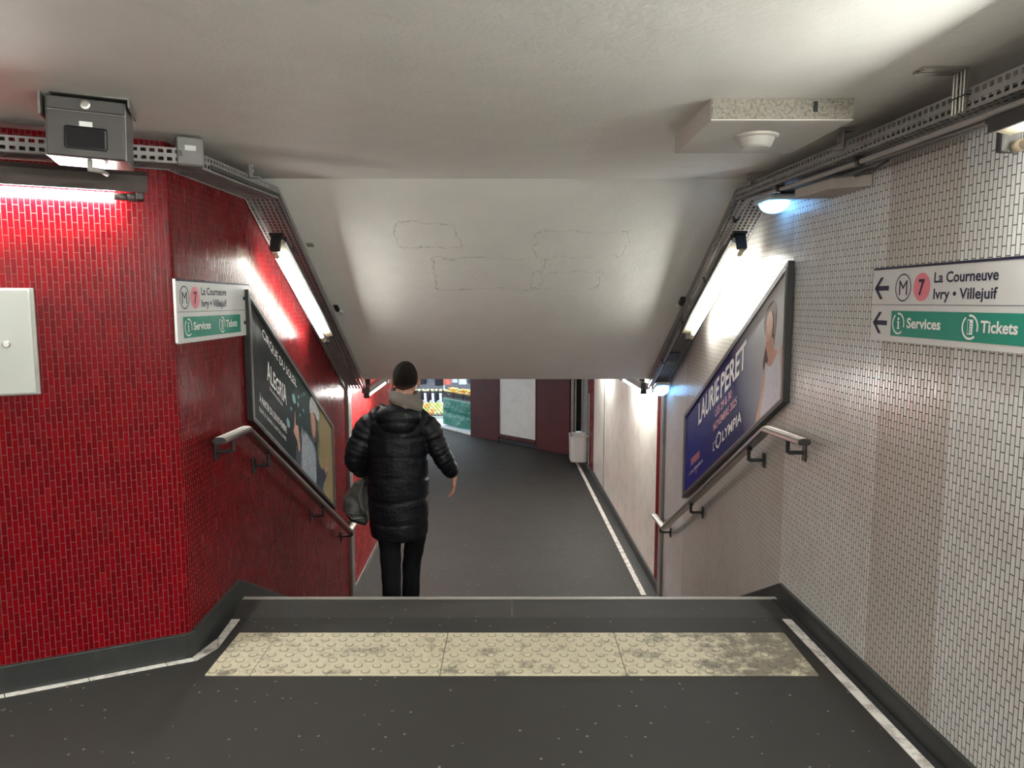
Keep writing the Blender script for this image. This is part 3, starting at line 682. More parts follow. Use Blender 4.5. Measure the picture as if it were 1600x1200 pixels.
def metro_sign(F, label, mirrored, W=.96):
    H = .287; t = thing('direction_sign', label, 'sign', F(0,0,0))
    P = lambda u, v, h: F(u, v, h+.014)
    mb = MB(); mb.prism([(0.006,0),(W-.006,0),(W,.006),(W,H-.001),(0,H-.001),(0,.006)], F, .002, .014); mb.build('sign_plate', M['signw'], t)
    mb = MB(); shape(mb, [(0,H-.010),(W,H-.010),(W,H-.001),(0,H-.001)], P); shape(mb, [(0,.1395),(W,.1395),(W,.1415),(0,.1415)], P, .0006); mb.build('navy_border', M['navy'], t, recalc=False)
    o = .13 if not mirrored else .0
    g0, g1 = (.145, W-.0) if not mirrored else (.06, W-.165)
    mb = MB(); shape(mb, [(g0,.022),(g1,.022),(g1,.118),(g0,.118)], P, .0006); mb.build('green_band', M['green'], t, recalc=False)
    mb = MB()
    if mirrored: arrow(mb, (W-.012,.205), 1, .10, .085, P); arrow(mb, (W-.012,.070), 1, .10, .085, P)
    else: arrow(mb, (.012,.205), -1, .105, .085, P); arrow(mb, (.012,.070), -1, .105, .085, P)
    mb.build('arrow', M['navy'], t, recalc=False)
    m = o+.085 if mirrored else .215
    mb = MB(); ringshape(mb, m, .205, .047, .052, P); mb.build('metro_ring', M['navy'], t, recalc=False)
    lettering('letter', 'M', lambda a, b, h: P(m-.027+a, .177+b, h), M['navy'], t, .080, .0, width=.054)
    mb = MB(); shape(mb, [(m+.118+.051*math.cos(k*PI/20), .205+.051*math.sin(k*PI/20)) for k in range(40)], P); pk = mb.build('line_number_disc', M['pink'], t, recalc=False)
    lettering('line_number', '7', lambda a, b, h: P(m+.100+a, .177+b, h), M['navy'], t, .080, .02, width=.036, h=.0022)
    lettering('destination', 'La Courneuve', lambda a, b, h: P(m+.190+a, .219+b, h), M['navy'], t, .050, .022, width=.325)
    lettering('destination', 'Ivry • Villejuif', lambda a, b, h: P(m+.190+a, .162+b, h), M['navy'], t, .050, .022, width=.325)
    i = g0+.052
    for cx in (i, i+.415):
        mb = MB(); ringshape(mb, cx, .070, .034, .041, P, .0016, a0=-20, a1=100, n=20); ringshape(mb, cx, .070, .034, .041, P, .0016, a0=125, a1=310, n=26)
        mb.build('pictogram_ring', M['letw'], t, recalc=False)
    mb = MB(); shape(mb, [(i+.006*math.cos(k*PI/8), .088+.006*math.sin(k*PI/8)) for k in range(16)], P, .0016)
    shape(mb, [(i-.008,.050),(i+.009,.050),(i+.009,.054),(i+.005,.056),(i+.005,.079),(i-.008,.079),(i-.008,.075),(i-.004,.074),(i-.004,.055),(i-.008,.053)], P, .0016)
    mb.build('information_pictogram', M['letw'], t, recalc=False)
    j = i+.415; mb = MB(); shape(mb, [(j-.013,.046),(j+.014,.046),(j+.014,.095),(j-.013,.095)], P, .0016); mb.build('ticket_pictogram', M['letw'], t, recalc=False)
    mb = MB(); shape(mb, [(j-.010,.049),(j-.002,.049),(j-.002,.092),(j-.010,.092)], P, .0022)
    for k in range(4): shape(mb, [(j+.001,.055+.009*k),(j+.009,.052+.009*k),(j+.009,.055+.009*k),(j+.001,.058+.009*k)], P, .0022)
    mb.build('ticket_marks', M['green'], t, recalc=False)
    lettering('service_word', 'Services', lambda a, b, h: P(i+.056+a, .056+b, h), M['letw'], t, .052, .026, width=.205, h=.0016)
    lettering('service_word', 'Tickets', lambda a, b, h: P(j+.052+a, .056+b, h), M['letw'], t, .052, .026, width=.165, h=.0016)
    return t
FR = lambda u, v, h: V((XR(3.0-u)-h-.006, 3.0-u, 1.449+v))
FL = lambda u, v, h: V((XL(3.165+u)+h+.006 if 3.165+u > 3.18 else -1.455+h+.006, 3.165+u, 1.420+v*.975))
metro_sign(FR, 'large white and green direction sign with arrows pointing left on the white wall', False, .98)
metro_sign(FL, 'white and green direction sign on the red wall, its arrows partly hidden by the poster', True, .965)

# ---------------------------------------------------------------- posters
def poster(F, Wd, Hh, label, bg):
    t = thing('wall_poster', label, 'poster', F(0,0,0))
    fw, dp = .022, .036
    for (a, b, c, d) in ((-fw,-fw,Wd+fw,0),(-fw,Hh,Wd+fw,Hh+fw),(-fw,0,0,Hh),(Wd,0,Wd+fw,Hh)):
        mb = MB(); mb.prism([(a,b),(c,b),(c,d),(a,d)], F, .002, dp); mb.build('frame_bar', M['iron'], t)
    for (a, b, c, d) in ((0,0,Wd,.007),(0,Hh-.007,Wd,Hh),(0,.007,.007,Hh-.007),(Wd-.007,.007,Wd,Hh-.007)):
        mb = MB(); mb.prism([(a,b),(c,b),(c,d),(a,d)], F, .022, dp+.001); mb.build('inner_edge', M['metal'], t)
    mb = MB(); mb.prism([(0,0),(Wd,0),(Wd,Hh),(0,Hh)], F, .002, .022); 
    mb.quaduv([F(0,0,.0225),F(Wd,0,.0225),F(Wd,Hh,.0225),F(0,Hh,.0225)], [(0,0),(Wd,0),(Wd,Hh),(0,Hh)])
    mb.build('printed_sheet', bg, t, recalc=False)
    return t, (lambda u, v, h: F(u, v, .0228+h))
def paper(name, r=.26):
    t = NT(name); t.b.inputs['Specular IOR Level'].default_value = .08; p = t.gen(); o = t.sep(t.uv()); t.rough(r)
    t.bump(t.noise(t.pos(), 9, 4, .6), .35, .012)
    return t, o[0], o[1]
# right poster: blue print, pale towards the upper near end
t, u, v = paper('blue_poster_print')
g = t.ramp(t.math('ADD', t.math('MULTIPLY', u, 1.0), t.math('MULTIPLY', v, .55)), 1.50, 2.15)
c = t.mix(t.ramp(u, 0.0, 1.3), (.016,.016,.24), (.022,.020,.10)); c = t.mix(t.math('MULTIPLY', t.ramp(v, .35, .66), .5), c, (.07,.045,.17))
t.col(t.mix(t.math('POWER', g, .9), c, (.60,.60,.60)))
sR = .508
FPR = lambda u, v, h: V((XR(5.96-u)-.004-h, 5.96-u, .012+sR*u+v*(1+.02*u)))
pr_, PP = poster(FPR, 2.13, .655, 'long blue concert poster with white lettering and a woman, on the white wall', t.m)
W_ = M['letw']; pinkL = flat('pink_lettering', (.80,.36,.42), .3)
lettering('title_line', 'LAURIE', lambda a,b,h: PP(.40+a,.448+b+.0*a,h), W_, pr_, .225, .022, width=.53)
lettering('title_line', 'PERET', lambda a,b,h: PP(.97+a,.435+b,h), W_, pr_, .225, .022, width=.52)
lettering('date_line', 'LES 29 & 30', lambda a,b,h: PP(.86+a,.345+b,h), pinkL, pr_, .075, .012, width=.36)
lettering('date_line', 'NOVEMBRE 2025', lambda a,b,h: PP(.82+a,.257+b,h), pinkL, pr_, .075, .012, width=.52)
lettering('venue_name', "L'", lambda a,b,h: PP(.825+a,.115+b,h), W_, pr_, .085, .02, width=.05)
mb = MB()
for k in range(6):
    A, B = PI/3*k+.5, PI/3*(k+1)+.5
    shape(mb, [(.955+r*math.cos(x)*1.15,.155+r*math.sin(x)) for r, x in ((.044,A),(.060,A),(.060,B),(.044,B))], PP)
mb.build('hexagon_letter', W_, pr_, recalc=False)
lettering('venue_name', 'LYMPIA', lambda a,b,h: PP(1.045+a,.115+b,h), W_, pr_, .100, .02, width=.40)
mb = MB(); shape(mb, [(.20,.185),(.455,.180),(.455,.235),(.20,.240)], PP, .0006); mb.build('logo_patch', flat('rose_patch', (.50,.13,.16), .4), pr_, recalc=False)
lettering('logo_word', 'RUQUIER', lambda a,b,h: PP(.215+a,.193+b,h), flat('navy_word', (.06,.03,.10), .4), pr_, .045, .01, width=.225, h=.0014)
lettering('quote_line', '« Il est désopilant »', lambda a,b,h: PP(.16+a,.118+b,h), W_, pr_, .042, .004, width=.40)
lettering('small_mark', 'TT', lambda a,b,h: PP(.35+a,.075+b,h), pinkL, pr_, .04, .01, width=.05)
mb = MB(); shape(mb, [(.66,.006),(.78,.006),(.78,.012),(.66,.012)], PP); shape(mb, [(1.40,.006),(1.50,.006),(1.50,.014),(1.40,.014)], PP); mb.build('torn_edge', W_, pr_, recalc=False)
skin = flat('printed_skin', (.62,.33,.24), .3, var=.1); hairp = flat('printed_dark_hair', (.10,.035,.03), .3); topw = flat('printed_white_top', (.62,.62,.68), .3, var=.12, scale=30)
def blob(name, pts, mat, par, P, h, n=6):
    """closed smooth outline through the points (Catmull-Rom)"""
    q = []; m = len(pts)
    for i in range(m):
        p0, p1, p2, p3 = [V((*pts[(i+k-1) % m], 0)) for k in range(4)]
        for s in range(n):
            s /= n; q.append(tuple((.5*((2*p1)+(p2-p0)*s+(2*p0-5*p1+4*p2-p3)*s*s+(3*p1-p0-3*p2+p3)*s**3))[:2]))
    mb = MB(); shape(mb, q, P, h); return mb.build(name, mat, par, recalc=False)
blob('printed_hair', [(1.80,.56),(1.86,.60),(1.95,.58),(1.985,.50),(1.97,.40),(1.95,.33),(1.90,.30),(1.83,.27),(1.795,.30),(1.815,.36),(1.84,.42),(1.80,.50)], hairp, pr_, PP, .0004)
blob('printed_shoulders', [(1.86,.36),(1.94,.40),(1.97,.32),(2.04,.29),(2.10,.27),(2.12,.05),(2.08,.008),(1.74,.008),(1.71,.03),(1.77,.12),(1.80,.22),(1.83,.28),(1.88,.30)], skin, pr_, PP, .0008)
blob('printed_top', [(1.84,.30),(1.88,.27),(1.94,.25),(2.00,.27),(2.05,.30),(2.07,.20),(2.08,.06),(2.05,.008),(1.80,.008),(1.81,.10),(1.84,.20)], topw, pr_, PP, .0012)
blob('printed_face', [(1.845,.545),(1.90,.555),(1.935,.50),(1.935,.43),(1.90,.37),(1.865,.355),(1.84,.39),(1.83,.46)], skin, pr_, PP, .0016)
mb = MB()
for (a, b, w_, h_) in ((1.852,.478,.016,.006),(1.895,.478,.018,.006),(1.865,.398,.028,.007),(1.848,.494,.022,.005),(1.893,.495,.024,.005)):
    shape(mb, [(a-w_/2,b),(a,b-h_/2),(a+w_/2,b),(a,b+h_/2)], PP, .0022)
mb.build('printed_features', hairp, pr_, recalc=False)
# left poster: black print, golden towards its far end
t, u, v = paper('dark_circus_poster_print')
n = t.noise(t.uv(), 3.2, 5, .6)
g = t.ramp(t.math('ADD', t.math('SUBTRACT', u, t.math('MULTIPLY', v, .12)), t.math('MULTIPLY', n, .30)), 1.58, 1.72)
c = t.mix(t.math('MULTIPLY', t.ramp(t.math('ADD', u, n), 1.0, 1.9), .6), (.020,.024,.026), (.03,.085,.075))
t.col(t.mix(g, c, t.mix(n, (.30,.20,.07), (.42,.36,.22))))
FPL = lambda u, v, h: V((XL(4.075+u)+.004+h, 4.075+u, .955-.53*u+v))
pl_, PL = poster(FPL, 2.04, .68, 'long dark circus poster with a costumed performer, on the red wall', t.m)
lettering('show_line', 'CIRQUE DU SOLEIL', lambda a,b,h: PL(.24+a,.572-.0*a+b-.012*math.sin(a*4),h), W_, pl_, .075, .008, width=.72)
lettering('show_title', 'ALEGRIA', lambda a,b,h: PL(.30+a,.345+b*(1.0+ .35*abs(a-.2)/.2),h), W_, pl_, .135, .016, width=.40)
lettering('show_title', '´', lambda a,b,h: PL(.605+a,.375+b,h), W_, pl_, .12, .01)
lettering('small_line', 'SOUS UN NOUVEAU JOUR', lambda a,b,h: PL(.34+a,.300+b,h), W_, pl_, .030, .006, width=.27)
lettering('date_line', 'À PARTIR DU 28 NOVEMBRE', lambda a,b,h: PL(.14+a,.150+b,h), W_, pl_, .062, .018, width=.54)
lettering('place_line', 'SOUS LE GRAND CHAPITEAU, PARIS', lambda a,b,h: PL(.13+a,.092+b,h), W_, pl_, .034, .006, width=.53)
cost = flat('printed_blue_costume', (.26,.33,.42), .3, var=.6, scale=34); cost2 = flat('printed_pale_plume', (.55,.62,.68), .3, var=.45, scale=45); dots = flat('printed_teal_dots', (.16,.38,.42), .3, var=.2)
dark = flat('printed_dark_blue', (.03,.045,.08), .3, var=.4, scale=20)
blob('printed_costume', [(.90,.12),(.98,.20),(1.05,.30),(1.16,.34),(1.24,.33),(1.36,.36),(1.48,.30),(1.56,.22),(1.66,.20),(1.74,.25),(1.80,.27),(1.82,.22),(1.74,.14),(1.66,.06),(1.62,.008),(.96,.008)], dark, pl_, PL, .0004)
blob('printed_costume', [(1.02,.06),(1.05,.20),(1.10,.29),(1.20,.33),(1.30,.32),(1.42,.30),(1.46,.18),(1.40,.008),(1.05,.008)], cost, pl_, PL, .0008)
for k in range(7):
    a = 1.06+.055*k; blob('printed_fringe', [(a,.30-.01*k),(a+.02,.31-.01*k),(a+.03,.15),(a+.025,.02),(a+.008,.02)], cost2, pl_, PL, .0012, 4)
blob('printed_hat', [(1.30,.52),(1.30,.60),(1.36,.665),(1.44,.67),(1.53,.66),(1.60,.62),(1.57,.56),(1.50,.55),(1.44,.57),(1.36,.55)], cost2, pl_, PL, .0016)
blob('printed_hair', [(1.30,.54),(1.36,.57),(1.46,.56),(1.50,.48),(1.48,.38),(1.42,.34),(1.34,.36),(1.30,.44)], hairp, pl_, PL, .0008)
blob('printed_face', [(1.34,.54),(1.41,.555),(1.455,.51),(1.45,.43),(1.41,.375),(1.37,.38),(1.34,.43),(1.33,.49)], skin, pl_, PL, .0020)
mb = MB()
for (a, b, w_, h_) in ((1.365,.485,.022,.010),(1.420,.487,.022,.010),(1.392,.415,.030,.010),(1.362,.505,.028,.006),(1.420,.507,.028,.006)):
    shape(mb, [(a-w_/2,b),(a,b-h_/2),(a+w_/2,b),(a,b+h_/2)], PL, .0026)
mb.build('printed_features', hairp, pl_, recalc=False)
blob('printed_hand', [(.86,.26),(.88,.36),(.895,.37),(.90,.29),(.96,.30),(.98,.22),(1.0,.16),(.96,.12),(.92,.18),(.84,.22)], skin, pl_, PL, .0020)
blob('printed_hand', [(1.72,.22),(1.76,.27),(1.80,.34),(1.815,.34),(1.80,.27),(1.86,.27),(1.80,.23),(1.76,.19)], skin, pl_, PL, .0020)
for (a, b, r) in ((.88,.46,.032),(.72,.235,.030),(.80,.36,.014),(1.0,.52,.012),(1.08,.56,.010),(.98,.46,.016),(1.15,.60,.010),(1.12,.47,.012),(1.02,.40,.010)):
    mb = MB(); shape(mb, [(a+1.3*r*math.cos(k*PI/10), b+r*math.sin(k*PI/10)) for k in range(20)], PL, .0008); mb.build('printed_dot', dots, pl_, recalc=False)

# ---------------------------------------------------------------- handrails
def handrail(pts, plates, side, label):
    t = thing('handrail', label, 'handrail', pts[1])
    # flattened oval profile with a fluted top
    prof = [(-.030,-.010),(-.022,-.017),(.022,-.017),(.030,-.010),(.030,.002),(.024,.011),(.016,.0135),(.0135,.012),(.011,.0145),(.003,.016),(0,.0145),(-.003,.016),(-.011,.0145),(-.0135,.012),(-.016,.0135),(-.024,.011),(-.030,.002)]
    P = [V(p) for p in pts]; vs = []; fs = []; n = len(prof)
    for i, p in enumerate(P):
        a = (P[i]-P[i-1]).normalized() if i else None; b = (P[i+1]-P[i]).normalized() if i < len(P)-1 else None
        d = ((a or b)+(b or a)).normalized(); x = d.cross(V((0,0,1))).normalized(); up = x.cross(d).normalized()
        k = 1/math.sqrt((1+a.dot(b))/2) if a and b else 1
        for (q, r) in prof: vs.append(p+x*q+up*r*k)
    for i in range(len(P)-1):
        for j in range(n): fs.append((i*n+j, i*n+(j+1) % n, (i+1)*n+(j+1) % n, (i+1)*n+j))
    mb = MB(); mb.add(vs, fs); mb.build('rail', M['steel'], t)
    for i, sgn in ((0, -1), (len(P)-1, 1)):
        d = (P[1]-P[0] if i == 0 else P[-1]-P[-2]).normalized()*sgn
        mb = MB(); b = [v+d*.0005 for v in vs[i*n:(i+1)*n]]; c = [v+d*.006 for v in vs[i*n:(i+1)*n]]; mb.hexa(b, c); mb.build('end_cap', M['iron'], t)
    for (y, zr) in plates:
        wx = XR(y) if side > 0 else XL(y); rx = P[1].x if y < 4 else None
        # rail x at this y
        rx = None
        for i in range(len(P)-1):
            if P[i].y <= y <= P[i+1].y: s = (y-P[i].y)/(P[i+1].y-P[i].y); rx = P[i].x+(P[i+1].x-P[i].x)*s
        if rx is None: rx = P[0].x
        mb = MB(); mb.tube([(wx-side*.008,y,zr-.085),(rx+side*.012,y,zr-.085),(rx,y,zr-.078),(rx,y,zr-.066),(rx,y,zr-.018)], .0105, 10); mb.box((rx,y,zr-.020), (.026,.045,.010))
        br = mb.build('bracket', M['iron'], t, smooth=False)
        mb = MB(); mb.box((wx-side*.006,y,zr-.085), (.008,.042,.085), bev=.002); mb.build('wall_plate', M['iron'], br)
    return t
def railz(y, zb, yb, s=.525): return zb-s*(y-yb)
handrail([(XR(3.42)-.088,3.42,.945),(XR(3.87)-.093,3.87,.930),(XR(6.40)-.095,6.40,-.405),(XR(6.85)-.095,6.85,-.425)],
    [(3.60,.945-.004),(4.15,.930-.28*.525+.0),(5.45,.930-1.58*.5277),(6.55,-.41)], 1, 'brushed steel handrail on black brackets along the white wall')
handrail([(XL(3.40)+.09,3.40,.955),(XL(3.78)+.09,3.78,.945),(XL(6.38)+.10,6.38,-.425),(XL(6.62)+.10,6.62,-.432)],
    [(3.58,.952),(4.14,.945-.36*.527),(5.42,.945-1.64*.527),(6.50,-.43)], -1, 'brushed steel handrail on black brackets along the red wall')

# ---------------------------------------------------------------- tactile paving
t_ = NT('yellowed_tactile_ceramic'); p = t_.pos(); o = t_.sep(p)
n = t_.noise(p, 7, 7, .72); side = t_.ramp(o[0], .55, 1.25); n2 = t_.noise(p, 26, 6, .7)
d_ = t_.ramp(t_.math('ADD', n, t_.math('MULTIPLY', side, .16)), .53, .66)
gr = t_.ramp(n2, .40, .62)
c = t_.mix(t_.math('MULTIPLY', gr, .35), (.64,.58,.42), (.36,.32,.22))
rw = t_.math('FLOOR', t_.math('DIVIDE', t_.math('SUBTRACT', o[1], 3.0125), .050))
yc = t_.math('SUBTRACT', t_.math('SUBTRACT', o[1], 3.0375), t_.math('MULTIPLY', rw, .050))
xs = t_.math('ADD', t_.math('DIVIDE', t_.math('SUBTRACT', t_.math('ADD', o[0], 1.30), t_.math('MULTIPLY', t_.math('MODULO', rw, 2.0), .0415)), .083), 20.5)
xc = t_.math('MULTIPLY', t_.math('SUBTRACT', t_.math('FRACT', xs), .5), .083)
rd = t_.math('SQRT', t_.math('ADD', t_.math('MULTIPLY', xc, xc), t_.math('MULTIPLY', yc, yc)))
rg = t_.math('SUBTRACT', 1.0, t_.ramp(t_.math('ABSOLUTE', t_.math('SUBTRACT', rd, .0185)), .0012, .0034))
c = t_.mix(t_.math('MULTIPLY', rg, .72), c, (.09,.075,.055))  # shadow ring around each dome, painted into the colour
t_.col(t_.mix(t_.math('MULTIPLY', d_, .80), c, (.10,.085,.065))); t_.rough(.5); t_.bump(n2, .25, .003)
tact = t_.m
bounds = [(-1.322,-1.13),(-1.127,-.312),(-.309,.492),(.495,1.320)]
labs = ['narrow yellow tactile slab with raised domes, at the left end of the row', 'second yellow tactile slab from the left in front of the stairs',
        'yellow tactile slab just right of the middle of the stair top', 'stained yellow tactile slab at the right end of the row']
for (a, b), lb in zip(bounds, labs):
    t = thing('tactile_slab', lb, 'paving slab', ((a+b)/2,3.21,0), 'tactile slabs at the top of the stairs')
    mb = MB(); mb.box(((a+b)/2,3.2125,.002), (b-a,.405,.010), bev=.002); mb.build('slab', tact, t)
    mb = MB(); k = 0
    for r in range(8):
        y = 3.0375+r*.050; x = -1.30+(.0415 if r % 2 else 0)
        while x < 1.31:
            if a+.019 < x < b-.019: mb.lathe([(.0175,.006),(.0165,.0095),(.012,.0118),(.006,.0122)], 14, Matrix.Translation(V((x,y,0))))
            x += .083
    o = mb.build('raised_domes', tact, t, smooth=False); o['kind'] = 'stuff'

# ---------------------------------------------------------------- far end of the passage
maroon = worn('maroon_painted_panel', (.085,.017,.016), (.055,.012,.011), .6, 3, .5, .1); maroon.node_tree.nodes['Principled BSDF'].inputs['Specular IOR Level'].default_value = .2
E0 = V((-.873,15.723,0)); E1 = V((1.108,13.768,0)); ED = (E1-E0).normalized(); EN = V((-ED.y, ED.x, 0)); 
if EN.y > 0: EN = -EN
FE = lambda u, v, h: E0+ED*u+EN*h+V((0,0,LOW+v))
EL = (E1-E0).length
mb = MB(); mb.prism([(0,0),(EL,0),(EL,2.17),(0,2.17)], FE, -.12, -.0); struct(mb.build('wall_east', maroon))
for k, (a, b, lb) in enumerate(((.0,.86,'left'),(1.94,EL,'right'))):
    mb = MB(); mb.prism([(a,.0),(b,.0),(b,2.17),(a,2.17)], FE, .0, .035); mb.prism([(a,.0),(b,.0),(b,.02),(a,.02)], FE, .035, .05)
    struct(mb.build('trim_14', maroon, bevel=.004))
t = thing('display_panel', 'tall blank off-white panel in the maroon partition at the passage end', 'panel', FE(1.4,.1,0))
mb = MB(); mb.prism([(.89,.16),(1.91,.16),(1.91,2.16),(.89,2.16)], FE, .002, .022); mb.build('panel_sheet', worn('off_white_panel', (.70,.68,.62), (.52,.50,.45), .4, 4, .4, .05), t)
mb = MB(); mb.prism([(.865,.10),(.89,.10),(.89,2.16),(.865,2.16)], FE, .002, .04); mb.build('panel_edge', maroon, t)
mb = MB(); mb.prism([(1.91,.10),(1.935,.10),(1.935,2.16),(1.91,2.16)], FE, .002, .04); mb.build('panel_edge', maroon, t)
mb = MB(); mb.prism([(.89,.10),(1.91,.10),(1.91,.158),(.89,.158)], FE, .002, .05); mb.build('panel_sill', maroon, t)
mb = MB(); mb.prism([(.87,.0),(1.93,.0),(1.93,.07),(.87,.07)], FE, .002, .03); struct(mb.build('trim_15', M['black']))
# glazed shop front corner to the right of the partition
t = thing('shop_window', 'narrow dark shop window with grey metal posts beside the maroon partition', 'window', (1.2,13.7,LOW))
for x, y, w_ in ((1.135,13.70,.05),(1.19,13.66,.028)):
    mb = MB(); mb.box((x,y,LOW+.42+.86), (w_,.05,1.72), bev=.003); mb.build('metal_post', M['metal'], t)
mb = MB(); mb.box((1.255,13.66,LOW+1.30), (.11,.02,1.66)); mb.build('dark_pane', flat('dark_glass', (.006,.006,.007), .12), t)
mb = MB(); mb.box((1.22,13.68,LOW+.22), (.22,.06,.44)); mb.build('plinth', maroon, t)
mb = MB(); mb.box((1.30,13.55,LOW+1.05), (.022,.05,2.08), bev=.003); mb.build('metal_post', M['metal'], t)

# wall bin
t = thing('wall_bin', 'light grey open wall bin at the end of the right passage wall', 'bin', (1.18,12.7,LOW+.15))
bm_ = flat('pale_grey_moulded_bin', (.42,.41,.39), .45, var=.05)
def rrect(cx, cy, w_, d_, r, n=6):
    q = []
    for sx, sy, a0 in ((1,1,0),(-1,1,90),(-1,-1,180),(1,-1,270)):
        for k in range(n+1):
            a = math.radians(a0+90*k/n); q.append((cx+sx*(w_/2-r)+r*math.cos(a), cy+sy*(d_/2-r)+r*math.sin(a)))
    return q
def rr_loft(mb, levels, cx, cy):
    rings = [[V((x, y, z)) for x, y in rrect(cx, cy, w_, d_, r)] for (z, w_, d_, r) in levels]; n = len(rings[0]); b = []
    vs = [p for r in rings for p in r]; fs = []
    for i in range(len(rings)-1):
        for j in range(n): fs.append((i*n+j, i*n+(j+1) % n, (i+1)*n+(j+1) % n, (i+1)*n+j))
    fs.append(list(range(n))[::-1]); fs.append([(len(rings)-1)*n+j for j in range(n)])
    mb.add(vs, fs)
mb = MB(); rr_loft(mb, [(-1.17,.26,.40,.07),(-1.16,.29,.43,.08),(-.74,.31,.46,.09),(-.725,.32,.47,.09),(-.72,.32,.47,.09),(-.72,.28,.43,.08),(-1.05,.26,.40,.07)], 1.165, 12.75)
mb.build('bin_body', bm_, t, recalc=False)
mb = MB(); mb.tube([V((x, y, -.72)) for x, y in rrect(1.165,12.75,.31,.46,.09)]+[V((*rrect(1.165,12.75,.31,.46,.09)[0],-.72))], .009, 8); mb.build('rim', bm_, t, smooth=True)
mb = MB(); mb.box((1.325,12.75,-.95), (.02,.3,.5)); mb.build('mounting_plate', M['metal'], t)
mb = MB(); mb.box((1.315,12.45,-.60), (.02,.02,1.3)); mb.build('support_post', M['metal'], t)

# ---------------------------------------------------------------- market stall outside
Fm = -1.268
T0 = V((-1.60,17.02,0)); T1 = V((-.62,15.80,0)); TD = (T1-T0).normalized(); TN = V((TD.y, -TD.x, 0))
if TN.y > 0: TN = -TN
TF = lambda u, v, h: T0+TD*u+TN*h+V((0,0,Fm+v))
t = thing('stall_table', 'market table hidden under a green tarpaulin', 'table', TF(.7,0,-.4))
tarp = NT('green_tarpaulin'); tp = tarp.pos(); tarp.col(tarp.mix(tarp.noise(tp,4,4), (.0,.13,.085), (.005,.20,.14))); tarp.rough(.32); tarp.bump(tarp.noise(tp,5,4,.6), .6, .05)
mb = MB(); nU, nV = 40, 14; vs = []; fs = []
def tp_(u, v):
    f = .018*math.sin(u*7+v*3)*(1-v) + .012*math.sin(u*17+1) * (1-v) - (.014 if abs(v-.48+.12*u) < .04 else 0)
    return TF(u*1.75, .04+v*.62, f)
for i in range(nU+1):
    for j in range(nV+1): vs.append(tp_(i/nU, j/nV))
for i in range(nU):
    for j in range(nV): a = i*(nV+1)+j; fs.append((a, a+nV+1, a+nV+2, a+1))
mb.add(vs, fs)
mb.hexa([TF(0,.04,-.02),TF(.0,.66,-.02),TF(0,.66,-.9),TF(0,.04,-.9)], [TF(-.012,.04,-.02),TF(-.006,.66,-.0),TF(-.006,.66,-.9),TF(-.03,.04,-.9)])
mb.build('tarpaulin', tarp.m, t, smooth=True, solid=.006)
mb = MB(); mb.prism([(0,-.9),(1.75,-.9),(1.75,-.01),(0,-.01)], lambda a, b, h: TF(a, h, b), .64, .67); mb.build('table_board', M['box'], t)
for a, b in ((.08,-.12),(1.6,-.12),(.08,-.8),(1.6,-.8)):
    mb = MB(); mb.cyl(TF(a,0,b), TF(a,.64,b), .02, 8); mb.build('leg', M['iron'], t)
crm = flat('black_plastic_crate', (.015,.015,.016), .5)
def crate(u, h, idx, lb, n=0):
    t = thing('fruit_crate', lb, 'crate', TF(u,.67,h), 'black crates on the green table')
    mb = MB()
    c = lambda a, b, d, e: mb.prism([(u+a,h+b),(u+d,h+b),(u+d,h+e),(u+a,h+e)], lambda x, y, z: TF(x, z, y), .672, .69)
    c(-.19,-.14,.19,.14)
    for (a,b,d,e) in ((-.19,.125,.19,.14),(-.19,-.14,.19,-.125),(-.19,-.14,-.175,.14),(.175,-.14,.19,.14)):
        for z0, z1 in ((.69,.705),(.725,.74),(.76,.775),(.79,.80)):
            mb.prism([(u+a,h+b),(u+d,h+b),(u+d,h+e),(u+a,h+e)], lambda x, y, z: TF(x, z, y), z0, z1)
    for a in (-.18,-.09,0,.09,.18): 
        for b in (-.133,.133): mb.prism([(u+a-.007,h+b-.006),(u+a+.007,h+b-.006),(u+a+.007,h+b+.006),(u+a-.007,h+b+.006)], lambda x, y, z: TF(x, z, y), .69, .795)
    mb.build('crate_body', crm, t)
crate(.16,-.17,0,'black slatted fruit crate at the left end of the green table')
crate(.56,-.17,1,'black slatted fruit crate on the green table, second from the left')
crate(.96,-.17,2,'black slatted fruit crate on the green table, third from the left')
fr_m = {'orange': flat('orange_peel', (.75,.30,.05), .4), 'yellow': flat('yellow_peel', (.80,.62,.10), .4), 'pale': flat('pale_apple_skin', (.72,.66,.32), .4), 'red': flat('red_apple_skin', (.50,.07,.05), .35), 'grn': flat('green_apple_skin', (.40,.52,.14), .4)}
def fruit_proto(kind, r):
    me = MB().ball((0,0,0), (r,r,r*.94), 12, 8, fn=lambda v: V((v.x, v.y, v.z - (.25*r*math.exp(-((v.x**2+v.y**2)/(r*r*.06))) if v.z > 0 else -.1*r*math.exp(-((v.x**2+v.y**2)/(r*r*.06)))))))
    o = me.build('fruit', fr_m[kind]); 
    for p in o.data.polygons: p.use_smooth = True
    return o
protos = {k: fruit_proto(k, r) for k, r in (('orange',.042),('yellow',.04),('pale',.04),('grn',.04))}
nm = {'orange':'orange','yellow':'lemon','pale':'apple','red':'apple','grn':'apple'}
cw = {'orange':'orange','yellow':'yellow','pale':'pale yellow','red':'red','grn':'green'}
used = set(); rf = random.Random(5)
def put_fruit(kind, p, lb, grp):
    if kind in used: o = protos[kind].copy(); COL.objects.link(o)
    else: o = protos[kind]; used.add(kind)
    o.name = nm[kind]; o.location = p; o.rotation_euler = (rf.random()*3, rf.random()*3, 0)
    tag(o, lb % cw[kind], nm[kind], (grp % cw[kind]))
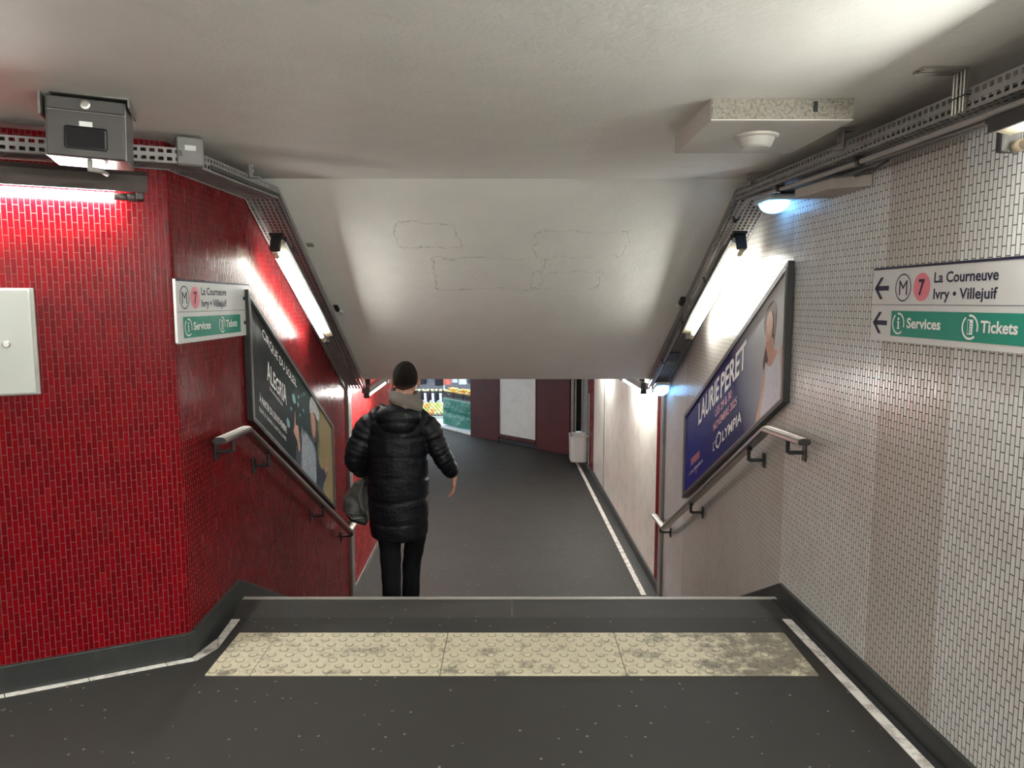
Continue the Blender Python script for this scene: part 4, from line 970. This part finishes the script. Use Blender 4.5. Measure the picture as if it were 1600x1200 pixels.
for c_, u0 in enumerate((.16,.56,.96)):
    for i in range(4):
        for j in range(3):
            k = ['orange','yellow','pale','orange'][(i+j+c_*2) % 4] if c_ else ['yellow','orange','yellow','pale'][(i+j) % 4]
            put_fruit(k, TF(u0-.125+i*.083, .795, -.25+j*.083), ('%s fruit heaped in the '+['left','middle','right'][c_]+' black crate on the green table'), ('%s fruit in the '+['left','middle','right'][c_]+' crate'))
    for i in range(3):
        for j in range(2):
            put_fruit(['yellow','orange','pale'][(i+j+c_) % 3], TF(u0-.083+i*.083, .855, -.21+j*.083), ('%s fruit heaped in the '+['left','middle','right'][c_]+' black crate on the green table'), ('%s fruit in the '+['left','middle','right'][c_]+' crate'))
# low produce stand farther back
t = thing('produce_stand', 'low white stand piled with produce to the left of the green table', 'stand', (-2.4,18.6,Fm))
mb = MB(); mb.box((-2.35,18.65,Fm+.03), (1.7,1.3,.06), bev=.01); mb.build('stand_box', M['panelw'], t)
mb = MB(); mb.hexa([V((-3.18,18.02,Fm+.06)),V((-1.52,18.02,Fm+.06)),V((-1.52,19.28,Fm+.06)),V((-3.18,19.28,Fm+.06))],[V((-3.18,18.02,Fm+.08)),V((-1.52,18.02,Fm+.08)),V((-1.52,19.28,Fm+.20)),V((-3.18,19.28,Fm+.20))]); mb.build('display_slope', M['box'], t)
for i in range(14):
    for j in range(8):
        x = -2.85+i*.094+(.045 if j % 2 else 0); y = 18.08+j*.15
        k = ['pale','grn','orange','pale','pale','grn','yellow'][rf.randrange(7)]
        put_fruit(k, V((x, y, Fm+.122+(y-18.02)*.095)), ('%s fruit in the '+['front','second','third','middle','fifth','sixth','seventh','rear'][j]+' row of the low produce stand'), '%s fruit in '+['front','second','third','middle','fifth','sixth','seventh','rear'][j]+' row of the stand')
t = thing('shelf', 'narrow dark shelf with a row of pale fruit in front of the hanging clothes', 'shelf', (-2.3,20.4,Fm))
mb = MB(); mb.box((-2.35,20.4,-.90), (1.5,.12,.03)); mb.build('shelf_board', M['iron'], t)
for x in (-3.05,-1.65): mb = MB(); mb.cyl((x,20.4,Fm), (x,20.4,-.915), .015, 8); mb.build('leg', M['iron'], t)
for i in range(11): put_fruit('pale', V((-2.95+i*.12, 20.4, -.845)), '%s fruit in a row on the narrow dark shelf', '%s fruit on the narrow shelf')
# clothes rack behind
t = thing('clothes_rack', 'metal clothes rack at the back of the stall area', 'rack', (-1.8,21.0,Fm))
mb = MB(); mb.cyl((-4.0,21.0,.30), (1.0,21.0,.30), .016, 10); mb.build('rail', M['steel'], t)
for x in (-4.0,-1.95,1.0): mb = MB(); mb.cyl((x,21.0,Fm), (x,21.0,.30), .018, 10); mb.box((x,21.0,Fm+.012), (.05,.6,.024)); mb.build('upright', M['letw'], t)
for x in (-3.96,): mb = MB(); mb.cyl((-4.0,21.0,-.90), (1.0,21.0,-.90), .012, 8); mb.build('crossbar', M['steel'], t)
def garment(x, c, L, lb, wd=.24):
    t = thing('garment', lb, 'garment', (x,21.0,.29))
    mat = flat('cloth_%d%d%d' % tuple(int(q*99) for q in c), c, .8, var=.15)
    mb = MB(); vs = []; n = 20
    lv = [(.66,.04,.04),(.62,.14,.06),(.55,wd*.82,.08),(.40,wd*.84,.09),(.10,wd*.86,.09),(.68-L,wd*.95,.10)]
    for z, a, b in lv:
        for j in range(n):
            th = 2*PI*j/n; f = 1+.08*math.sin(5*th+x*9)*(1 if z < .4 else .3); vs.append((x+a*f*math.cos(th), 21.0+b*f*math.sin(th), z-.44))
    fs = [(i*n+j, i*n+(j+1) % n, (i+1)*n+(j+1) % n, (i+1)*n+j) for i in range(len(lv)-1) for j in range(n)] + [list(range(n))[::-1], [(len(lv)-1)*n+j for j in range(n)]]
    mb.add(vs, fs); mb.build('bodice', mat, t, smooth=True)
    for s in (-1, 1):
        mb = MB(); mb.tube([(x+s*wd*.6,21,.13),(x+s*wd*1.0,20.97,-.09),(x+s*wd*1.05,20.95,-.48)], [.05,.045,.04], 10); mb.build('sleeve', mat, t, smooth=True)
    mb = MB(); mb.tube([(x,21,.20),(x,21,.28),(x+.012,21,.315),(x+.0,21,.325)], .003, 6); mb.build('hanger_hook', M['steel'], t)
for x, c, L, lb, wd in ((-2.86,(.62,.55,.47),1.05,'long cream coat hanging at the left end of the rack',.13),(-2.58,(.02,.022,.035),.98,'navy jacket hanging beside the cream coat on the rack',.13),(-2.34,(.16,.18,.21),.92,'grey blue jacket hanging between dark jackets',.12),
                     (-2.10,(.012,.012,.018),1.02,'black jacket hanging left of the coral garment',.12),(-1.86,(.80,.20,.14),.99,'bright coral garment hanging on the rack',.12),(-1.65,(.62,.68,.75),.93,'pale blue shirt hanging right of the coral garment',.10),
                     (-1.42,(.74,.75,.78),.98,'white printed shirt hanging on the rack',.13),(-1.16,(.05,.06,.09),.95,'dark navy top hanging at the right of the rack',.12)):
    garment(x, c, L, lb, wd)
# lower dark wear on the second bar
for k in range(7):
    x = -2.85+k*.22
    t = thing('trousers', 'dark folded trousers hanging in a row on the lower bar of the rack', 'trousers', (x,21.0,-.90), 'dark trousers on the lower bar')
    mb = MB(); mb.tube([(x,20.96,-.91),(x,20.93,-1.05),(x+.01,20.92,-1.24)], [.085,.09,.08], 10, ell=(1,.5)); mb.tube([(x+.05,21.03,-.91),(x+.05,21.04,-1.2)], [.08,.09], 10, ell=(1,.5))
    mb.build('cloth', flat('dark_denim_%d' % (k % 3), (.015+.01*(k % 3),.016+.008*(k % 2),.028), .8), t, smooth=True)
mb = MB(); mb.box((-2.5,24.0,.6), (11,.2,4.0)); struct(mb.build('wall_market', worn('dim_rendered_wall', (.10,.10,.11), (.05,.05,.06), .5, 2, .7)))

# ---------------------------------------------------------------- the man
def fuse(mb, name, mat, parent, voxel=.006, smooth=6, disp=None):
    """parts that overlap are fused into one continuous skin"""
    o = mb.build(name, mat, None)
    r = o.modifiers.new('r', 'REMESH'); r.mode = 'VOXEL'; r.voxel_size = voxel
    s = o.modifiers.new('s', 'SMOOTH'); s.factor = .5; s.iterations = smooth
    dg = bpy.context.evaluated_depsgraph_get(); me = bpy.data.meshes.new_from_object(o.evaluated_get(dg))
    inv = ORI[parent.name].inverted() if parent is not None else Matrix()
    me.transform(inv)
    for p in me.polygons: p.use_smooth = True
    bpy.data.objects.remove(o)
    n = bpy.data.objects.new(name, me); COL.objects.link(n); me.materials.clear(); me.materials.append(mat)
    if parent is not None: n.parent = parent; ORI[n.name] = ORI[parent.name]
    return n
skinm = flat('warm_skin', (.52,.27,.19), .5, var=.08, scale=40)
HX, HY, HZ = -.703, 4.83, 1.085          # centre of the head
GL, GR = -.48, -.64                      # treads under the feet
def limb(mb, pts, rs, ell=None, n=16, up=(0,1,0)): mb.tube(pts, rs, n, ell=ell, up=up)
def hand(mb, w_, d, side, curl, sz=1.0, back=(0,-1,0)):
    """w_: wrist, d: direction of the hand, side: direction of the thumb"""
    w_, d, th = V(w_), V(d).normalized(), V(side).normalized(); nrm = d.cross(th).normalized(); th = nrm.cross(d).normalized()
    pal = w_+d*.05*sz
    M4 = frame(th, d, nrm, pal)
    mb.ball((0,0,0), (.040*sz,.052*sz,.016*sz), 14, 10, M4=M4)
    mb.tube([w_-d*.02, w_+d*.03], [.026*sz,.028*sz], 12, ell=(.75,1), up=nrm)
    for k, (off, L) in enumerate(((.030,.072),(.010,.080),(-.010,.075),(-.029,.058))):
        b = pal+th*off*sz+d*.036*sz; p = [b]; dd = d.copy()
        for s, f in enumerate((.42,.32,.26)):
            dd = (Matrix.Rotation(curl*(.5+.4*s+.08*k), 3, th) @ dd).normalized(); p.append(p[-1]+dd*L*f*sz)
        mb.tube([b-d*.02]+p, [.0095*sz,.0098*sz,.0088*sz,.0080*sz,.0064*sz], 10)
        mb.ball(tuple(p[-1]), .0064*sz, 8, 6)
    b = pal+th*.026*sz-d*.022*sz; t1 = (th*.75+d*.75).normalized(); t2 = (th*.25+d).normalized()
    c = 1 if curl > 0 else -1
    q = nrm*(.012*c)
    mb.tube([b-th*.012, b+t1*.024*sz+q*.4, b+t1*.042*sz+t2*.012*sz+q, b+t1*.046*sz+t2*.038*sz+q], [.014*sz,.0125*sz,.0105*sz,.008*sz], 10)
man = thing('person', 'man in long black padded coat walking down the stairs, seen from behind', 'person', (-.75,4.75,GL))
B = MB()
limb(B, [(-.752,4.80,.34),(-.752,4.80,.45),(-.75,4.79,.60),(-.745,4.78,.74),(-.74,4.785,.84),(-.728,4.79,.895)], [.150,.140,.135,.155,.150,.085], (.62,1), 20)
limb(B, [(-.728,4.79,.86),(-.715,4.795,.94),(-.706,4.81,1.02)], [.075,.060,.060], None, 16)
hd = lambda v: V((v.x, v.y, v.z))
B.ball((HX,HY,HZ+.012), (.076,.096,.105), 24, 18)                     # skull
B.ball((HX,HY+.035,HZ-.045), (.058,.062,.070), 20, 14)                # jaw and face
B.ball((HX,HY+.098,HZ-.022), (.013,.020,.020), 10, 8); B.tube([(HX,HY+.088,HZ+.018),(HX,HY+.108,HZ-.022)], [.009,.013], 8)   # nose
B.ball((HX,HY+.090,HZ-.062), (.024,.010,.007), 12, 8); B.ball((HX,HY+.088,HZ-.071), (.021,.010,.006), 12, 8)               # lips
B.ball((HX,HY+.078,HZ-.100), (.022,.018,.016), 12, 8)                 # chin
for s in (-1, 1):
    B.ball((HX+s*.032,HY+.082,HZ+.018), (.024,.012,.008), 10, 8)      # brow
    B.ball((HX+s*.031,HY+.080,HZ-.002), (.013,.012,.011), 10, 8)      # eyelid
    B.ball((HX+s*.087,HY-.004,HZ-.022), (.010,.022,.032), 12, 10)     # ear
    B.tube([(HX+s*.088,HY+.010,HZ+.005),(HX+s*.095,HY-.008,HZ+.010),(HX+s*.098,HY-.022,HZ-.008),(HX+s*.091,HY-.014,HZ-.045)], .0055, 8)
# legs: the left leg is behind on the higher tread, the right leg swings down
legL = [(-.825,4.80,.36),(-.835,4.82,.18),(-.825,4.83,-.04),(-.812,4.78,-.24),(-.795,4.70,-.40)]
legR = [(-.675,4.80,.36),(-.656,4.86,.18),(-.668,4.94,-.03),(-.708,5.01,-.24),(-.722,5.03,-.55)]
for lg in (legL, legR): limb(B, lg, [.088,.080,.060,.056,.040], None, 16)
B.tube([(-.795,4.68,-.42),(-.793,4.74,-.435),(-.79,4.82,-.45)], [.036,.036,.026], 12, ell=(.8,1.05), up=(0,0,1))
B.tube([(-.715,5.02,-.58),(-.716,5.08,-.60),(-.72,5.17,-.612)], [.036,.036,.024], 12, ell=(.8,1.05), up=(0,0,1))
# arms
shL, elL, wrL = (-.915,4.79,.835), (-1.025,4.745,.60), (-1.01,4.93,.455)
shR, elR, wrR = (-.555,4.79,.815), (-.468,4.785,.605), (-.398,4.86,.455)
for a, e, w_ in ((shL, elL, wrL), (shR, elR, wrR)):
    limb(B, [V(a), V(a).lerp(V(e), .5), V(e), V(e).lerp(V(w_), .55), V(w_)], [.055,.047,.040,.035,.026], None, 14)
hand(B, V(wrR)+V((.006,.012,-.02)), (-.06,.12,-1), (-.15,1,.1), .30, 1.0)
hand(B, V(wrL)+V((0,.018,-.008)), (0,.55,-.85), (1,.1,0), 1.0, 1.0)
body = fuse(B, 'body', skinm, man, .0045, 3)
ey = flat('eye_white', (.7,.7,.68), .2)
for s in (-1, 1):
    mb = MB(); mb.ball((HX+s*.031,HY+.0845,HZ-.001), (.009,.0105,.0075), 12, 8); mb.build('eye', ey, man, smooth=True)
# hair: short dark cap, open over the face
hm_ = NT('short_dark_hair'); hp = hm_.gen(); hn = hm_.noise(hp, 90, 4, .7); hz_ = hm_.ramp(hm_.math('ADD', hm_.sep(hm_.pos())[2], hm_.math('MULTIPLY', hn, .03)), 1.025, 1.085); hm_.col(hm_.mix(hz_, (.16,.085,.06), hm_.mix(hn, (.004,.003,.0025), (.022,.016,.012)))); hm_.b.inputs['Specular IOR Level'].default_value = .12; hm_.rough(.7); hm_.bump(hn, 1.0, .02)
mb = MB(); nu, nv = 40, 26; vs = []; ok = {}
def hairp_(i, j):
    ph = PI*i/nv*.72; th = 2*PI*j/nu
    x, y, z = math.sin(ph)*math.cos(th), math.sin(ph)*math.sin(th), math.cos(ph)
    e = 1+.018*math.sin(7*th+3*ph)*math.sin(ph)+.012*math.sin(13*th)
    r = 1.055*e+.035*max(0, z)
    return V((HX+.078*r*x, HY-.004+.098*r*y, HZ+.013+.106*r*z))
def hl(j):               # how far down the hair reaches round the head: nape low, temples and forehead high
    th = 2*PI*j/nu; f = (1+math.sin(th))/2      # 1 at the face, 0 at the nape
    s = abs(math.cos(th))
    return int(nv*(1.0-.42*f**1.5-.05*s))
rows = []
for j in range(nu): rows.append([hairp_(min(i, hl(j)), j) for i in range(nv+1)])
for j in range(nu): vs += rows[j]
fs = []
for j in range(nu):
    for i in range(nv):
        k = (j+1) % nu
        if i < max(hl(j), hl(k)): fs.append((j*(nv+1)+i, k*(nv+1)+i, k*(nv+1)+i+1, j*(nv+1)+i+1))
mb.add(vs, fs); hr = mb.build('hair', hm_.m, man, smooth=True)
sm = hr.modifiers.new('thickness', 'SOLIDIFY'); sm.thickness = .010; sm.offset = -1
# taupe hoodie hood folded round the neck
hood = flat('taupe_cotton_hood', (.17,.145,.125), .85, var=.15, scale=60, bump=.3)
H = MB(); ring = []; rads = []
for k in range(29):
    a = 2*PI*k/28; back = (1-math.sin(a))/2        # 1 behind the neck
    ring.append((-.708+.086*math.cos(a), 4.800+.076*math.sin(a)-.012*back, .992+.014*math.sin(a)+.005*math.sin(5*a)-.012*math.cos(a)))
    rads.append(.019+.011*back+.004*math.sin(3*a+1))
H.tube(ring, rads, 14, cap=False, up=(0,0,1), ell=(1.25,.8))
Mt = Matrix.Translation(V((-.685,4.700,.950))) @ Matrix.Rotation(.32, 4, 'Y')
H.ball((0,0,0), (.118,.046,.044), 22, 14, M4=Mt)
H.tube([(-.795,4.775,.985),(-.755,4.715,.985),(-.69,4.685,.965),(-.625,4.695,.935),(-.592,4.75,.925)], [.016,.024,.028,.026,.016], 12)
H.tube([(-.800,4.76,.965),(-.745,4.690,.950),(-.68,4.668,.925),(-.625,4.69,.905)], [.012,.018,.020,.014], 10)
H.ball((-.615,4.755,.945), (.040,.055,.034), 16, 10)
hd_ = fuse(H, 'hoodie_hood', hood, man, .006, 5)
# padded coat
coat_m = NT('black_nylon_padding'); cp = coat_m.pos(); cn = coat_m.noise(cp, 11, 5, .62)
coat_m.col((.0055,.0060,.0085)); coat_m.rough(coat_m.math('ADD', .40, coat_m.math('MULTIPLY', cn, .14))); coat_m.b.inputs['Specular IOR Level'].default_value = .22
st = coat_m.n('ShaderNodeMapping'); st.inputs['Scale'].default_value = (14, 14, 34); coat_m.L(cp, st.inputs[0])
coat_m.bump(coat_m.math('ADD', cn, coat_m.math('MULTIPLY', coat_m.noise(st.outputs[0], .6, 2, .5), .7)), .45, .022)
C = MB()
lv = [(.045,-.757,4.80,.188,.150),(.12,-.758,4.80,.196,.156),(.20,-.758,4.80,.200,.160),(.34,-.760,4.80,.205,.165),(.50,-.760,4.795,.205,.165),(.64,-.758,4.79,.204,.162),(.74,-.755,4.79,.203,.155),(.81,-.752,4.79,.198,.146),(.865,-.745,4.79,.165,.128),(.905,-.735,4.79,.120,.105),(.94,-.722,4.79,.088,.085)]
N = 36; zs = [.045+.895*i/110 for i in range(111)]
def ip(z, k):
    for a, b in zip(lv[:-1], lv[1:]):
        if z <= b[0]+1e-9: s = (z-a[0])/(b[0]-a[0]); s = s*s*(3-2*s)*.5+s*.5; return a[k]+(b[k]-a[k])*s
    return lv[-1][k]
seams = [.16,.31,.455,.60,.735]
vs = []; rc = random.Random(11); ph = [rc.uniform(0,6) for _ in range(12)]
for z in zs:
    for j in range(N):
        a = 2*PI*j/N
        wob = .010*math.sin(2*a+z*9)+.006*math.sin(3*a-z*14+1)
        zz = z-wob; pf = 1.0
        dmin = min(abs(zz-s) for s in seams); pf = 1-(.030+.012*math.sin(3*a+z*5))*math.exp(-(dmin/.014)**2)
        pf += .010*math.sin(4*a+ph[int(zz*7) % 12])*math.sin(zz*21+ph[3])+.006*math.sin(9*a+zz*17)
        # hem rises slightly at the sides and the cloth hangs in soft folds
        fold = .018*math.sin(5*a+1.3)*max(0, (.30-z)/.30)
        x, y = ip(z,1)+ip(z,3)*(pf+fold)*math.cos(a), ip(z,2)+ip(z,4)*(pf+fold)*math.sin(a)
        vs.append((x, y, z+(.016*math.cos(2*a)*max(0, (.2-z)/.2))))
n_ = len(zs)
C.add(vs, [(i*N+j, i*N+(j+1) % N, (i+1)*N+(j+1) % N, (i+1)*N+j) for i in range(n_-1) for j in range(N)]+[list(range(N))[::-1], [(n_-1)*N+j for j in range(N)]])
def sleeve(P, R, sm_):
    pts = []; rs = []
    P = [V(p) for p in P]
    for i in range(len(P)-1):
        for k in range(14):
            s = k/14; p0 = P[max(i-1,0)]; p1 = P[i]; p2 = P[i+1]; p3 = P[min(i+2,len(P)-1)]
            pts.append(.5*((2*p1)+(p2-p0)*s+(2*p0-5*p1+4*p2-p3)*s*s+(3*p1-p0-3*p2+p3)*s**3)); rs.append(R[i]+(R[i+1]-R[i])*s)
    pts.append(P[-1]); rs.append(R[-1]); n = len(pts)
    rs = [r*(1-.09*math.exp(-(((i/(n-1)*sm_) % 1-.5)/.13)**2))+.0025*math.sin(i*1.3) for i, r in enumerate(rs)]
    C.tube(pts, rs, 18, up=(0,1,0))
sleeve([(-.845,4.79,.855),(-.945,4.785,.775),(-1.005,4.765,.66),(-1.035,4.765,.58),(-1.018,4.84,.50),(-1.008,4.925,.455)], [.080,.088,.080,.073,.066,.046], 4.5)
sleeve([(-.635,4.79,.845),(-.545,4.79,.765),(-.495,4.785,.66),(-.462,4.79,.585),(-.425,4.82,.51),(-.396,4.855,.452)], [.078,.080,.072,.068,.061,.046], 4.5)
C.ball((-.735,4.695,.865), (.150,.075,.085), 24, 14)                 # coat hood lying on the back
C.ball((-.735,4.675,.815), (.118,.055,.065), 20, 12)
C.tube([(-.86,4.76,.915),(-.80,4.68,.90),(-.72,4.655,.875),(-.65,4.665,.875),(-.60,4.74,.90)], [.030,.034,.032,.030,.026], 12)
coat = fuse(C, 'padded_coat', coat_m.m, man, .0065, 3)
# dark jeans
jm = flat('black_denim', (.006,.006,.0075), .8, spec=.15, var=.2, scale=50, bump=.35)
J = MB()
def trouser(P, R):
    pts = []; rs = []
    P = [V(p) for p in P]
    for i in range(len(P)-1):
        for k in range(10): s = k/10; pts.append(P[i].lerp(P[i+1], s)); rs.append((R[i]+(R[i+1]-R[i])*s)*(1+.025*math.sin((i*10+k)*1.1)))
    J.tube(pts, rs, 18, up=(0,1,0))
trouser(legL[:4]+[(-.798,4.71,-.41)], [.100,.090,.074,.066,.060]); trouser(legR[:4]+[(-.722,5.035,-.575)], [.100,.090,.072,.064,.060])
J.ball((-.752,4.80,.33), (.15,.125,.10), 18, 12)
fuse(J, 'trousers', jm, man, .007, 3)
shoe = flat('black_leather_shoe', (.015,.014,.013), .35)
for (x, y, z) in ((-.795,4.74,GL),(-.716,5.09,GR)):
    mb = MB(); pts = [(x,y-.085,z+.045),(x,y-.03,z+.055),(x-.002,y+.05,z+.043),(x-.004,y+.12,z+.034),(x-.006,y+.165,z+.026)]
    mb.tube(pts, [.036,.046,.044,.046,.030], 16, up=(0,0,1), ell=[(1.1,.92),(1.1,.92),(.9,.98),(.66,1.0),(.5,.95)])
    sh = mb.build('shoe', shoe, man, smooth=True)
    so = [(x-.036,y-.10),(x+.036,y-.10),(x+.042,y+.02),(x+.048,y+.11),(x+.030,y+.185),(x-.034,y+.185),(x-.048,y+.11),(x-.042,y+.02)]
    mb = MB(); mb.prism(so, lambda a,b,h: V((a,b,h)), z+.001, z+.018); mb.build('sole', jm, sh, bevel=.004)
# shoulder bag carried in the left hand
bagm = flat('olive_grey_nylon', (.060,.058,.052), .55, var=.45, scale=22, bump=.8); bagd = flat('black_nylon_panel', (.012,.012,.013), .5, bump=.4)
t = thing('bag', 'crumpled dark grey shoulder bag held in the man\'s left hand', 'bag', (-1.06,4.97,.2))
G = MB()
bag_pts = [(-1.005,4.95,.395),(-1.035,4.95,.33),(-1.065,4.95,.25),(-1.075,4.95,.18)]
G.tube(bag_pts, [.030,.062,.092,.095], 18, up=(1,0,0), ell=[(.9,1.2),(1,1.3),(1,1.5),(.95,1.6)])
G.ball((-1.07,4.95,.20), (.088,.13,.07), 18, 12)
for k in range(5):
    G.tube([(-1.01-.012*k,4.86+.008*k,.385),(-1.03-.02*k,4.835+.012*k,.30),(-1.005-.028*k,4.82+.01*k,.20)], [.010,.016,.012], 8)
bg_ = fuse(G, 'bag_body', bagm, t, .006, 2)
G = MB(); G.tube([(-1.118,4.95,.235),(-1.065,4.95,.150),(-.985,4.95,.115)], [.050,.062,.050], 14, up=(0,1,0), ell=(2.3,.85)); G.ball((-1.05,4.95,.155), (.085,.135,.055), 18, 12)
fuse(G, 'bag_bottom', bagd, t, .006, 3)
mb = MB(); mb.tube([(-1.00,4.90,.36),(-1.008,4.95,.425),(-1.015,5.0,.41),(-1.03,5.03,.33)], .009, 8, ell=(1.6,.5)); mb.build('strap', bagd, t, smooth=True)
mb = MB(); mb.tube([(-1.13,4.86,.19),(-1.07,4.80,.155),(-.99,4.80,.165)], .004, 6); mb.build('zip', M['zinc'], t, smooth=True)
